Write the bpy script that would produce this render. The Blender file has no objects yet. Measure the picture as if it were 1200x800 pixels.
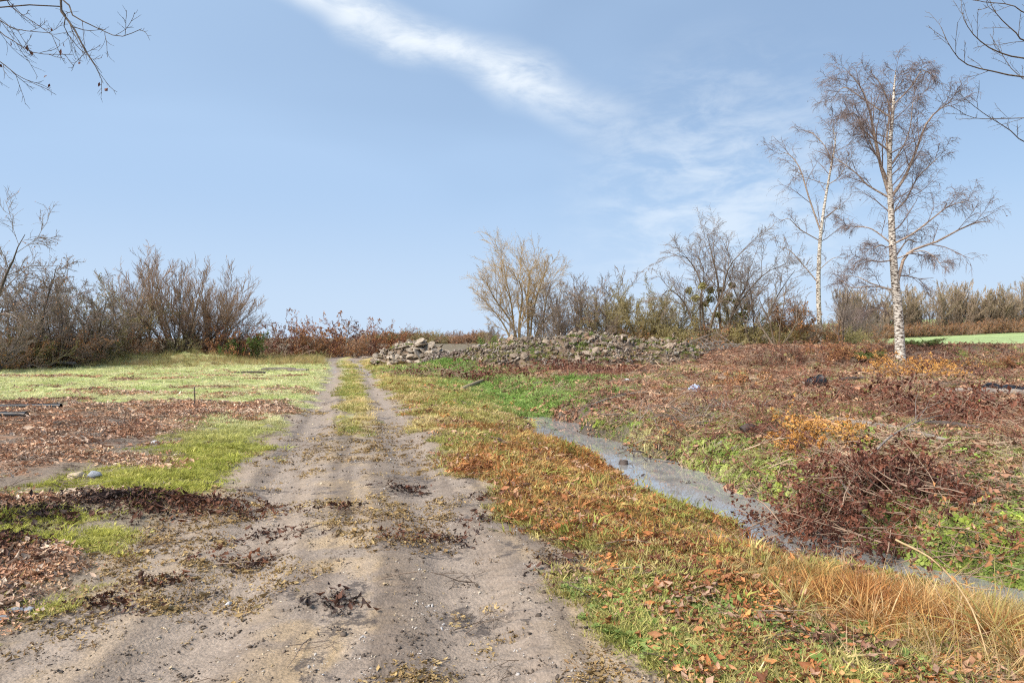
import bpy, math, random
import numpy as np

# ------------------------------------------------------------------ camera, sky, sun, exposure
scene = bpy.context.scene
COL = scene.collection
F, HZ, EYE = 800.0, 395.0, 1.6          # focal length and horizon row in 1200x800 picture units, eye height
cam_d = bpy.data.cameras.new('camera')
cam_d.lens = 24.0; cam_d.sensor_width = 36.0
cam_d.shift_y = -5.0 / 1200.0
cam_d.clip_end = 3000.0; cam_d.clip_start = 0.05
cam = bpy.data.objects.new('camera', cam_d); COL.objects.link(cam)
cam.location = (0, 0, EYE); cam.rotation_euler = (math.radians(90), 0, 0)
scene.camera = cam

SUN_EL, SUN_AZ = 48.0, -125.0            # azimuth measured from +Y (view direction) towards +X
world = bpy.data.worlds.new('World'); scene.world = world; world.use_nodes = True
def build_world():
    nt = world.node_tree; N = nt.nodes; L = nt.links
    N.clear()
    out = N.new('ShaderNodeOutputWorld'); bg = N.new('ShaderNodeBackground')
    bg.inputs['Strength'].default_value = 0.062
    sky = N.new('ShaderNodeTexSky'); sky.sky_type = 'NISHITA'; sky.sun_disc = False
    sky.sun_elevation = math.radians(SUN_EL); sky.sun_rotation = math.radians(SUN_AZ)
    sky.air_density = 1.0; sky.dust_density = 0.6; sky.ozone_density = 2.0; sky.altitude = 50
    tc = N.new('ShaderNodeTexCoord')
    def math_(op, a, b=None, c=None):
        n = N.new('ShaderNodeMath'); n.operation = op
        for i, v in enumerate((a, b, c)):
            if v is None: continue
            if isinstance(v, (int, float)): n.inputs[i].default_value = v
            else: L.new(v, n.inputs[i])
        return n.outputs[0]
    def dot(vec, d):
        n = N.new('ShaderNodeVectorMath'); n.operation = 'DOT_PRODUCT'
        L.new(vec, n.inputs[0]); n.inputs[1].default_value = d
        return n.outputs['Value']
    def smooth(v, a, b):
        n = N.new('ShaderNodeMapRange'); n.interpolation_type = 'SMOOTHSTEP'
        L.new(v, n.inputs['Value']); n.inputs['From Min'].default_value = a; n.inputs['From Max'].default_value = b
        return n.outputs['Result']
    def noise(scale, detail, rough, vec, dist=0.0):
        n = N.new('ShaderNodeTexNoise'); n.inputs['Scale'].default_value = scale
        n.inputs['Detail'].default_value = detail; n.inputs['Roughness'].default_value = rough
        n.inputs['Distortion'].default_value = dist
        L.new(vec, n.inputs['Vector']); return n.outputs['Fac']
    D = tc.outputs['Generated']
    def unit(v):
        v = np.array(v, float); return v / np.linalg.norm(v)
    a = unit((-0.36, 1, 0.545)); b = unit((0.165, 1, 0.305))
    nrm = unit(np.cross(a, b)); tang = unit(np.cross(nrm, unit(a + b)))
    wob = noise(5.0, 2, 0.55, D)
    s = math_('ADD', dot(D, nrm), math_('MULTIPLY', math_('SUBTRACT', wob, 0.5), 0.085))
    t = dot(D, tang)
    # streak of cirrus: narrow across, fading along
    mp = N.new('ShaderNodeMapping'); mp.vector_type = 'POINT'
    mp.inputs['Rotation'].default_value = (0, 0.42, 0); mp.inputs['Scale'].default_value = (5.0, 6.0, 13.0)
    L.new(D, mp.inputs['Vector'])
    fib = noise(2.4, 5, 0.62, mp.outputs['Vector'], 0.35)
    core = smooth(math_('ABSOLUTE', s), 0.045, 0.0)
    ends = math_('MULTIPLY', smooth(t, 0.31, 0.06), smooth(t, -0.75, -0.35)) if np.dot(tang, b - a) > 0 else \
           math_('MULTIPLY', smooth(t, -0.31, -0.06), smooth(t, 0.75, 0.35))
    streak = math_('MULTIPLY', math_('MULTIPLY', core, ends), smooth(fib, 0.12, 0.72))
    # broad thin veil, patchy
    mp2 = N.new('ShaderNodeMapping'); mp2.inputs['Scale'].default_value = (1.2, 1.2, 3.2)
    mp2.inputs['Location'].default_value = (0.35, 0.1, 0.2)
    L.new(D, mp2.inputs['Vector'])
    v1 = noise(1.7, 2, 0.55, mp2.outputs['Vector'], 0.3)
    veil = smooth(v1, 0.42, 0.80)
    sepz = N.new('ShaderNodeSeparateXYZ'); L.new(D, sepz.inputs[0])
    low = smooth(sepz.outputs['Z'], 0.36, 0.0)
    side = smooth(sepz.outputs['X'], 0.45, -0.55)
    fac = math_('ADD', 0.46, math_('MULTIPLY', veil, 0.22))
    fac = math_('ADD', fac, math_('MULTIPLY', low, 0.50))
    fac = math_('MINIMUM', math_('ADD', fac, math_('MULTIPLY', side, 0.30)), 0.93)
    # second small wisp to the right
    c0 = unit((0.30, 1, 0.20))
    n2 = N.new('ShaderNodeVectorMath'); n2.operation = 'DISTANCE'; L.new(D, n2.inputs[0]); n2.inputs[1].default_value = c0
    wisp = math_('MULTIPLY', smooth(n2.outputs['Value'], 0.26, 0.02), smooth(fib, 0.34, 0.70))
    def mixc(f, A, B):
        mix = N.new('ShaderNodeMix'); mix.data_type = 'RGBA'
        L.new(f, mix.inputs['Factor']); L.new(A, mix.inputs['A']); mix.inputs['B'].default_value = (*B, 1)
        return mix.outputs['Result']
    c = mixc(fac, sky.outputs['Color'], (3.4, 4.75, 6.7))
    c = mixc(math_('MULTIPLY', smooth(sepz.outputs['Z'], 0.22, 0.0), 0.62), c, (5.0, 6.0, 7.2))
    c = mixc(math_('MINIMUM', math_('ADD', math_('MULTIPLY', streak, 0.85), math_('MULTIPLY', wisp, 0.42)), 1.0), c, (7.4, 7.8, 8.1))
    L.new(c, bg.inputs['Color']); L.new(bg.outputs[0], out.inputs[0])
build_world()
world.cycles.sampling_method = 'MANUAL'; world.cycles.sample_map_resolution = 512

sun_d = bpy.data.lights.new('sun', 'SUN'); sun_d.energy = 2.9; sun_d.angle = math.radians(35); sun_d.color = (1.0, 0.94, 0.85)
sun = bpy.data.objects.new('sun', sun_d); COL.objects.link(sun)
_el, _az = math.radians(SUN_EL), math.radians(SUN_AZ)
from mathutils import Vector
sun.rotation_euler = Vector((math.sin(_az) * math.cos(_el), math.cos(_az) * math.cos(_el), math.sin(_el))).to_track_quat('Z', 'Y').to_euler()
sun.location = (-20, -20, 40)

vs = scene.view_settings
vs.view_transform = 'Standard'; vs.look = 'None'; vs.gamma = 1.0; vs.use_curve_mapping = False
vs.exposure = 1.14
scene.render.engine = 'CYCLES'
scene.cycles.use_denoising = False
scene.cycles.use_adaptive_sampling = True; scene.cycles.adaptive_threshold = 0.02; scene.cycles.adaptive_min_samples = 16
scene.cycles.filter_width = 1.15
scene.cycles.max_bounces = 3; scene.cycles.diffuse_bounces = 2; scene.cycles.glossy_bounces = 2
scene.cycles.transmission_bounces = 2; scene.cycles.transparent_max_bounces = 4
scene.cycles.caustics_reflective = False; scene.cycles.caustics_refractive = False

# ------------------------------------------------------------------ numeric helpers
rng = np.random.default_rng(7)
_tab = np.random.default_rng(99).random((256, 256))
def vnoise(x, y, s=0):
    x = np.asarray(x, float) + 37.7 * s; y = np.asarray(y, float) + 91.3 * s
    xi = np.floor(x).astype(np.int64); yi = np.floor(y).astype(np.int64)
    fx = x - xi; fy = y - yi
    fx = fx * fx * (3 - 2 * fx); fy = fy * fy * (3 - 2 * fy)
    a = _tab[xi & 255, yi & 255]; b = _tab[(xi + 1) & 255, yi & 255]
    c = _tab[xi & 255, (yi + 1) & 255]; d = _tab[(xi + 1) & 255, (yi + 1) & 255]
    return (a * (1 - fx) + b * fx) * (1 - fy) + (c * (1 - fx) + d * fx) * fy
def fbm(x, y, f=1.0, o=4, s=0, g=0.5):
    t = 0; a = 1.0; n = 0
    for i in range(o):
        t = t + a * vnoise(x * f, y * f, s + i * 3); n += a; a *= g; f *= 2.03
    return t / n
def sst(a, b, v):
    t = np.clip((np.asarray(v, float) - a) / (b - a), 0, 1); return t * t * (3 - 2 * t)
def nrmz(v):
    return v / np.maximum(np.linalg.norm(v, axis=-1, keepdims=True), 1e-9)
def lerp(a, b, t):
    return np.asarray(a) * (1 - t) + np.asarray(b) * t

# ------------------------------------------------------------------ layout of the place (metres, camera at origin looking +Y)
TY = [-30, 0, 3.2, 5, 7.8, 12.2, 19.7, 28.4, 35, 42.7, 50, 56, 62, 75]
TX = [2.5, -0.45, -0.85, -1.15, -1.84, -2.8, -4.6, -6.7, -8.4, -10.5, -12.4, -13.2, -12.0, -5.0]
TW = [2.0, 2.0, 1.95, 1.74, 1.48, 1.3, 1.15, 1.05, 1.05, 1.15, 1.6, 2.2, 2.0, 1.5]
DY = [-30, 0, 3, 4.45, 5.0, 5.9, 6.7, 7.7, 9.6, 11.8, 15.4, 18, 24, 32, 60]
DX = [22, 7.4, 5.1, 4.1, 3.62, 2.98, 2.68, 2.5, 2.12, 1.48, 0.75, 0.3, -1.0, -2.8, -8]
WATER_Z = -0.33
def tr_c(y): return np.interp(y, TY, TX)
def tr_w(y): return np.interp(y, TY, TW)
def di_c(y): return np.interp(y, DY, DX)

def height(x, y):
    x = np.asarray(x, float); y = np.asarray(y, float)
    u = x - tr_c(y); w = tr_w(y); v = x - di_c(y)
    au = np.abs(u)
    off = sst(1.2, 3.5, au)
    h = (fbm(x, y, 0.16, 3, 1) - 0.5) * 0.30 * off * sst(4, 14, y)
    h = h + (fbm(x, y, 1.1, 3, 2) - 0.5) * (0.016 + 0.06 * off)
    h = h + (fbm(x, y, 6.0, 3, 3) - 0.5) * (0.018 + 0.022 * off)
    # wheel ruts, a raised middle, a small lip at the track's edges
    for r in (-0.76, 0.76):
        h = h - 0.045 * np.exp(-((u - r) / 0.27) ** 4) * (0.7 + .6 * fbm(x, y, 0.5, 2, 5))
    h = h + 0.05 * sst(-0.15, 0.35, au - w + (fbm(x, y, 1.6, 2, 6) - 0.5) * 0.5)
    # tyre tread pressed across the ruts in the near part
    tread = np.sin(y * 52 + 3.0 * np.abs(u - 0.25) * 6) * np.exp(-((u - 0.25) / 0.11) ** 2) * sst(5.6, 4.2, y) + \
            np.sin(y * 52 + np.abs(u - 1.0) * 16) * np.exp(-((u - 0.98) / 0.12) ** 2) * sst(6.5, 4.6, y)
    groove = np.sin(u * 58) * (np.exp(-((au - 0.76) / 0.22) ** 2)) * sst(16, 8, y) * sst(.35, .6, fbm(x * 3, y * .4, 1.0, 2, 14))
    h = h + 0.014 * tread + 0.010 * groove
    # ditch
    vv = v + (fbm(x, y, 0.8, 3, 7) - 0.5) * 0.85 + (fbm(x, y, 3.2, 2, 8) - 0.5) * 0.14
    prof = np.interp(vv, [-3.2, -2.3, -1.3, -0.62, -0.40, 0.36, 0.54, 0.74, 1.1], [0, -0.05, -0.22, -0.34, -0.52, -0.52, -0.34, -0.08, 0])
    fade = np.interp(y, [-30, 14.5, 17.5, 24, 34], [1, 1, 0.55, 0.35, 0])
    h = h + prof * fade
    rough = sst(0.7, 3.0, v)
    h = h + rough * 0.18 * sst(60, 35, y) + rough * (fbm(x, y, 0.45, 4, 9) - 0.5) * 0.44 * sst(34, 24, y)
    h = h + rough * (fbm(x, y, 2.6, 3, 10) - 0.5) * 0.12 * sst(34, 24, y)
    # bank on the right and the field climbing behind it
    yb = y + (fbm(x, y, 0.35, 3, 11) - 0.5) * 2.2
    bx = sst(5.5, 12, x)
    crest = 1.15
    bank = sst(27.3, 31.0, yb) * bx
    fz = lerp(1.12, np.clip(1.3 + (x - 61) * 0.0465, 0.7, 5.5), np.clip((y - 32) / 88, 0, 1.6))
    h = h * (1 - bank) + bank * (fz + (h - 0.18) * sst(33, 29, y) + (fbm(x, y, 0.9, 3, 12) - 0.5) * 0.34 * sst(33.5, 31, y))
    # low mounds
    for mx, my, sx, sy, a in ((-19.6, 42.5, 2.2, 1.6, 0.50), (-22.5, 40, 2.2, 1.4, 0.4), (-17.0, 38.5, 1.6, 1.2, 0.25), (-2.4, 31.5, 2.6, 2.2, 0.50), (-28, 44, 5, 2.5, 0.5)):
        h = h + a * np.exp(-((x - mx) / sx) ** 2 - ((y - my) / sy) ** 2) * (0.75 + 0.5 * fbm(x, y, 1.0, 3, 13))
    for mx, my, sx, sy, a in ((-3.35, 6.25, 0.75, 0.28, 0.10), (-3.75, 4.75, 0.5, 0.3, 0.12), (-4.0, 5.7, 0.5, 0.2, 0.08)):
        h = h + a * np.exp(-((x - mx) / sx) ** 2 - ((y - my) / sy) ** 2)
    return h
def hz(x, y): return float(height(np.array([x]), np.array([y]))[0])
def W(px, d):           # world x for a picture column at a distance
    return (px - 600.0) / F * d
def ground_at(px, py):  # where the view ray through a picture point meets the terrain
    ys = np.concatenate([np.arange(1.5, 20, 0.02), np.arange(20, 150, 0.1)])
    xs = (px - 600.0) / F * ys; zs = EYE - (py - HZ) / F * ys
    g = height(xs, ys); k = np.argmax(g >= zs)
    if not (g >= zs).any(): k = len(ys) - 1
    return float(xs[k]), float(ys[k]), float(g[k])

# surface cover, 0..1 each
def masks(x, y):
    u = x - tr_c(y); w = tr_w(y); v = x - di_c(y); au = np.abs(u)
    n1 = fbm(x, y, 0.35, 4, 20); n2 = fbm(x, y, 1.3, 4, 21); n3 = fbm(x, y, 4.5, 3, 22)
    m = {}
    dirt = 1 - sst(-0.22, 0.22, au - w + (n2 - 0.5) * 1.1 + (n3 - 0.5) * 0.5)
    dirt = dirt * sst(66, 58, y)
    strip = np.exp(-(u / 0.32) ** 4) * sst(9.5, 18, y) * sst(0.38, 0.60, n2 + 0.10)
    m['strip'] = strip
    m['dirt'] = dirt * (1 - 0.85 * strip)
    left = (u < 0) * (1 - dirt); right = (u > 0) * (1 - dirt)
    clear = sst(0.18, 0.42, v + (n2 - 0.5) * 0.35)
    verge = right * (1 - clear)
    lit = sst(0.5, -0.5, x + 5.4 + (n1 - 0.5) * 5 - 0.12 * (y - 9)) * sst(17.0, 15.6, y + (n2 - 0.5) * 3.0 + (n3 - .5) * 1.2) * sst(7.2, 9.2, y + (n1 - 0.5) * 2.5)
    lit2 = sst(0.50, 0.58, fbm(x, y * 2.2, 0.55, 4, 25)) * sst(11, 8, y) * sst(3, 4, y)
    lit3 = 0.6 * sst(0.61, 0.70, fbm(x, y * 2.5, 0.30, 4, 27)) * sst(17, 19, y) * sst(34, 28, y)
    m['litter_l'] = left * np.clip(lit + lit2 * sst(1.7, 2.4, au) + lit3, 0, 1)
    m['darksoil'] = left * sst(0.44, 0.55, fbm(x, y * 2.0, 0.40, 4, 26)) * sst(17, 15.5, y) * sst(1.9, 2.8, au)
    strip_l = np.exp(-((u + 2.3 - (n1 - .5) * 1.2) / .75) ** 2) * sst(6, 7.5, y)
    m['litter_l'] = m['litter_l'] * (1 - .85 * strip_l * sst(15, 13, y)); m['darksoil'] = m['darksoil'] * (1 - .85 * strip_l)
    m['moss_l'] = left * np.clip(sst(0.42, 0.54, fbm(x, y * 1.6, 0.9, 4, 28) + 0.04) + strip_l, 0, 1) * (1 - m['litter_l']) * sst(14.5, 12, y) * sst(4.4, 2.6, au + (n1 - 0.5) * 3)
    m['lawn'] = left * (1 - m['litter_l']) * sst(12, 15, y)
    m['straw_l'] = left * sst(34, 41, y + (n1 - 0.5) * 14)
    m['verge'] = verge
    m['verge_rust'] = verge * sst(-2.9, -1.7, v + (n1 - 0.5) * 2.2 + (n2 - 0.5) * 1.2) * sst(15, 11, y)
    m['verge_green'] = verge * sst(7.5, 4.0, y + (n1 - 0.5) * 4) * sst(-0.9, -1.9, v + (n2 - 0.5) * 1.4)
    m['straw_r'] = verge * np.exp(-((v + 1.05) / 0.28) ** 2) * sst(6.6, 5.6, y) * sst(0.3, 0.5, n2)
    m['clear'] = clear * (u > 0) * sst(-2, 0, 34 - y)
    g = sst(0.50, 0.62, fbm(x, y, 0.55, 4, 30) + 0.13 * sst(12, 5, y) - 0.10 * sst(12, 18, y))
    bank_g = np.exp(-((v - 0.9) / 0.5) ** 2) * sst(12, 9, y) * 0.9
    swale = np.exp(-((v - 0.4) / 1.3) ** 2) * sst(15.5, 18.5, y) * sst(30, 25, y)
    mound = np.exp(-((x + 2.4) / 2.8) ** 2 - ((y - 31.0) / 2.4) ** 2)
    tongue = np.exp(-((x - 2.2) / 2.2) ** 2 - ((y - 22 - 0.3 * (x - 2)) / 1.0) ** 2)
    near_g = 1.2 * np.exp(-((x - 4.0) / 0.9) ** 2 - ((y - 5.3) / 0.8) ** 2) + 0.8 * np.exp(-((x - 6.2) / 1.2) ** 2 - ((y - 7.8) / 1.0) ** 2)
    m['weeds'] = clear * (u > 0) * np.clip(g * 0.22 * sst(20, 14, y) + bank_g + near_g, 0, 1) * sst(0.30, 0.52, n2 + 0.1)
    m['greengrass'] = np.clip(swale * sst(0.3, 0.5, n2 + 0.12) + mound * 1.3 * sst(0.25, 0.45, n2 + .1) + tongue * sst(0.3, 0.5, n2 + .1), 0, 1) * (u > w)
    bank = sst(27.3, 31.0, y + (fbm(x, y, 0.35, 3, 11) - 0.5) * 2.2) * sst(5.5, 12, x)
    m['bank'] = bank * sst(34, 32, y)
    m['field'] = sst(31.8, 33.2, y) * sst(-1.5, 1.5, x - 0.46 * y)
    return m, u, v

C = dict(dirt=(.305, .24, .186), dirt2=(.21, .161, .125), mud=(.085, .068, .058), gravel=(.44, .31, .17), lawn=(.50, .52, .23), lawn2=(.42, .45, .17), straw=(.48, .34, .15),
         moss=(.34, .33, .05), rust=(.42, .235, .135), soil=(.20, .15, .115), verge=(.48, .39, .13), mulch=(.27, .165, .11), mulch2=(.40, .285, .19),
         weed=(.13, .20, .035), green=(.22, .33, .07), bank=(.14, .088, .062), field=(.32, .40, .165))
def ground_colour(x, y):
    m, u, v = masks(x, y)
    n1 = fbm(x, y, 0.9, 5, 40); n2 = fbm(x, y, 3.7, 4, 41); n3 = fbm(x, y, 14, 3, 42)
    A = lambda k: np.array(C[k])[None, :]
    mx = lambda a, b, t: a * (1 - t[:, None]) + b * t[:, None]
    one = np.ones_like(x)
    base = mx(A('straw') * one[:, None], A('verge'), sst(.4, .6, n1))
    left = mx(A('lawn') * one[:, None], A('lawn2'), sst(.42, .62, n2))
    left = mx(left, A('soil') * 1.15, sst(15, 11, y) * 0.92)
    left = mx(left, A('moss') * 0.9, m['moss_l'] * sst(.35, .5, n2))
    left = mx(left, A('soil'), np.clip(m['darksoil'], 0, 1) * 0.85)
    left = mx(left, mx(A('rust') * .8 * one[:, None], A('soil'), sst(.40, .56, n2)), m['litter_l'] * 0.85)
    left = mx(left, A('straw') * 0.9, m['straw_l'] * sst(.35, .6, n1) * 0.8)
    vg = mx(A('verge') * one[:, None], A('straw'), sst(.40, .62, n1) * sst(4, 9, y))
    vg = mx(vg, A('soil') * 1.1, m['verge_green'] * 0.65)
    vg = mx(vg, mx(A('rust') * one[:, None], A('soil'), sst(.42, .62, n2)), m['verge_rust'] * 0.85)
    cl = mx(A('mulch') * one[:, None], A('mulch2'), sst(.40, .62, n2))
    cl = mx(cl, A('soil') * 0.8, sst(.52, .68, n1) * .7)
    cl = mx(cl, A('weed'), m['weeds'] * .8)
    col = np.where((u < 0)[:, None], left, vg)
    col = mx(col, cl, m['clear'])
    col = mx(col, np.array([[.17, .135, .085]]) * one[:, None], sst(50, 62, y + (n1 - .5) * 12))
    col = mx(col, A('green'), np.clip(m['greengrass'], 0, 1) * .9)
    # banks of the ditch are wet and dark near the water
    wet = np.exp(-(v / 0.95) ** 2) * sst(18, 15.5, y)
    col = mx(col, A('mud') * .9, np.clip(wet * 1.1, 0, .92))
    col = mx(col, mx(A('bank') * one[:, None], A('mulch'), sst(.5, .7, n2)), m['bank'])
    col = mx(col, A('field') * (0.7 + 0.6 * fbm(x, y * 3, 0.06, 4, 63))[:, None], m['field'])
    # track
    au = np.abs(u)
    dt = mx(A('dirt') * one[:, None], A('dirt2'), sst(.40, .62, n1) * .8)
    mid = np.exp(-((u + 0.05) / 0.42) ** 2) + sst(.95, 1.4, au) * .7
    dt = mx(dt, A('gravel'), np.clip(mid, 0, 1) * sst(.38, .58, n2) * .75)
    stk = fbm(u * 6.5, y * .32, 1.0, 4, 46, .6)
    dt = mx(dt, A('dirt2') * .78, sst(.48, .66, stk) * .75)
    dt = mx(dt, A('dirt') * 1.1, sst(.46, .32, stk) * .6)
    rut = np.exp(-((au - .76) / .26) ** 2) * sst(.30, .5, n1)
    dt = mx(dt, A('dirt') * 1.12, rut * .7)
    mudm = sst(.59, .66, fbm(x, y, 1.5, 6, 44, 0.65)) * .8
    mudm = np.maximum(mudm, sst(28, 40, y) * sst(.42, .6, n2) * .7)
    for mxx, myy, sx, sy in ((-1.15, 7.1, .45, .28), (-0.35, 6.6, .55, .35), (-0.7, 5.3, .5, .3), (-1.95, 4.9, .25, .18), (-2.4, 4.05, .22, .18), (-1.0, 4.1, .2, .14), (-2.0, 8.8, .5, .3)):
        mudm = np.maximum(mudm, np.exp(-((x - mxx) / sx) ** 2 - ((y - myy) / sy) ** 2) * .85)
    dt = mx(dt, A('verge') * .8, m['strip'] * .8)
    dm = np.clip(m['dirt'], 0, 1)
    col = mx(col, dt, dm)
    col = col * (0.80 + 0.40 * n3)[:, None]
    puddle = dm * sst(22, 30, y) * np.exp(-((au - .76) / .22) ** 2) * sst(.45, .55, n1)
    return np.clip(col, 0.005, 0.9), np.clip(mudm * dm * .4 + wet * .5 + puddle, 0, 1), np.clip(mudm * dm, 0, 1)

# ------------------------------------------------------------------ mesh + object helpers
def make_mesh(name, verts, quads=None, tris=None, smooth=True, mat=None):
    me = bpy.data.meshes.new(name)
    verts = np.asarray(verts, np.float32).reshape(-1, 3)
    loops = []; starts = []; n = 0
    for arr, k in ((quads, 4), (tris, 3)):
        if arr is None or len(arr) == 0: continue
        arr = np.asarray(arr, np.int32).reshape(-1, k)
        loops.append(arr.ravel()); starts.append(n + np.arange(len(arr)) * k); n += arr.size
    me.vertices.add(len(verts)); me.vertices.foreach_set('co', verts.ravel())
    lo = np.concatenate(loops); st = np.concatenate(starts).astype(np.int32)
    me.loops.add(len(lo)); me.loops.foreach_set('vertex_index', lo)
    me.polygons.add(len(st)); me.polygons.foreach_set('loop_start', st)
    me.update(calc_edges=True)
    me.polygons.foreach_set('use_smooth', np.full(len(st), smooth))
    if mat is not None: me.materials.append(mat)
    return me
def tag(o, label=None, cat=None, group=None, kind=None):
    if label: o['label'] = label
    if cat: o['category'] = cat
    if group: o['group'] = group
    if kind: o['kind'] = kind
    return o
def link(name, data, parent=None, loc=(0, 0, 0), rot=(0, 0, 0), scale=(1, 1, 1)):
    o = bpy.data.objects.new(name, data); COL.objects.link(o)
    o.location = loc; o.rotation_euler = rot; o.scale = scale
    if parent is not None: o.parent = parent
    return o
def thing(name, label, cat, loc=(0, 0, 0), rz=0.0, scale=1.0, group=None):
    o = link(name, None, None, loc, (0, 0, rz), (scale, scale, scale) if np.isscalar(scale) else scale)
    return tag(o, label, cat, group)

# ------------------------------------------------------------------ materials
def new_mat(name):
    m = bpy.data.materials.new(name); m.use_nodes = True
    nt = m.node_tree; return m, nt, nt.nodes['Principled BSDF']
def mat_noise(name, c1, c2, scale=6.0, rough=0.85, bump=0.0, stretch=(1, 1, 1), c3=None, lo=0.4, hi=0.6, coord='Object', detail=4, bscale=None, tint=False, rnd=0.0):
    m, nt, b = new_mat(name); N, L = nt.nodes, nt.links
    tc = N.new('ShaderNodeTexCoord'); mp = N.new('ShaderNodeMapping'); mp.inputs['Scale'].default_value = stretch
    L.new(tc.outputs[coord], mp.inputs['Vector'])
    nz = N.new('ShaderNodeTexNoise'); nz.inputs['Scale'].default_value = scale; nz.inputs['Detail'].default_value = detail
    L.new(mp.outputs[0], nz.inputs['Vector'])
    cr = N.new('ShaderNodeValToRGB'); L.new(nz.outputs['Fac'], cr.inputs['Fac'])
    e = cr.color_ramp.elements
    e[0].position = lo; e[0].color = (*c1, 1); e[1].position = hi; e[1].color = (*c2, 1)
    if c3: x = e.new(min(hi + .07, .98)); x.color = (*c3, 1)
    colour = cr.outputs['Color']
    if rnd:
        oi = N.new('ShaderNodeObjectInfo'); mr = N.new('ShaderNodeMapRange')
        L.new(oi.outputs['Random'], mr.inputs['Value']); mr.inputs['To Min'].default_value = 1 - rnd; mr.inputs['To Max'].default_value = 1 + rnd
        mm = N.new('ShaderNodeVectorMath'); mm.operation = 'SCALE'; L.new(colour, mm.inputs[0]); L.new(mr.outputs[0], mm.inputs['Scale']); colour = mm.outputs[0]
    L.new(colour, b.inputs['Base Color']); b.inputs['Roughness'].default_value = rough
    b.inputs['Specular IOR Level'].default_value = 0.25
    if bump:
        n2 = N.new('ShaderNodeTexNoise'); n2.inputs['Scale'].default_value = bscale or scale * 2.5; n2.inputs['Detail'].default_value = 5
        L.new(mp.outputs[0], n2.inputs['Vector'])
        bp = N.new('ShaderNodeBump'); bp.inputs['Strength'].default_value = bump; bp.inputs['Distance'].default_value = 0.03
        L.new(n2.outputs['Fac'], bp.inputs['Height']); L.new(bp.outputs[0], b.inputs['Normal'])
    return m
def mat_tint(name, rough=0.7, trans=0.0, vary=0.25, spec=0.2):
    """colour given to each scattered piece, with its own small variation"""
    m, nt, b = new_mat(name); N, L = nt.nodes, nt.links
    at = N.new('ShaderNodeAttribute'); at.attribute_type = 'INSTANCER'; at.attribute_name = 'tint'
    tc = N.new('ShaderNodeTexCoord'); nz = N.new('ShaderNodeTexNoise'); nz.inputs['Scale'].default_value = 14; nz.inputs['Detail'].default_value = 2
    L.new(tc.outputs['Object'], nz.inputs['Vector'])
    mr = N.new('ShaderNodeMapRange'); L.new(nz.outputs['Fac'], mr.inputs['Value'])
    mr.inputs['From Min'].default_value = .3; mr.inputs['From Max'].default_value = .7
    mr.inputs['To Min'].default_value = 1 - vary; mr.inputs['To Max'].default_value = 1 + vary
    sc = N.new('ShaderNodeVectorMath'); sc.operation = 'SCALE'; L.new(at.outputs['Color'], sc.inputs[0]); L.new(mr.outputs[0], sc.inputs['Scale'])
    L.new(sc.outputs[0], b.inputs['Base Color']); b.inputs['Roughness'].default_value = rough
    b.inputs['Specular IOR Level'].default_value = spec
    at2 = N.new('ShaderNodeAttribute'); at2.attribute_type = 'INSTANCER'; at2.attribute_name = 'tint2'
    va = N.new('ShaderNodeAttribute'); va.attribute_name = 'var'
    mi = N.new('ShaderNodeMix'); mi.data_type = 'RGBA'
    L.new(va.outputs['Fac'], mi.inputs['Factor']); L.new(at.outputs['Color'], mi.inputs['A']); L.new(at2.outputs['Color'], mi.inputs['B'])
    L.new(mi.outputs['Result'], sc.inputs[0])
    if trans:
        t = N.new('ShaderNodeBsdfTranslucent'); L.new(sc.outputs[0], t.inputs['Color'])
        mx = N.new('ShaderNodeMixShader'); mx.inputs[0].default_value = trans
        L.new(b.outputs[0], mx.inputs[1]); L.new(t.outputs[0], mx.inputs[2])
        L.new(mx.outputs[0], N['Material Output'].inputs['Surface'])
    return m
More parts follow.
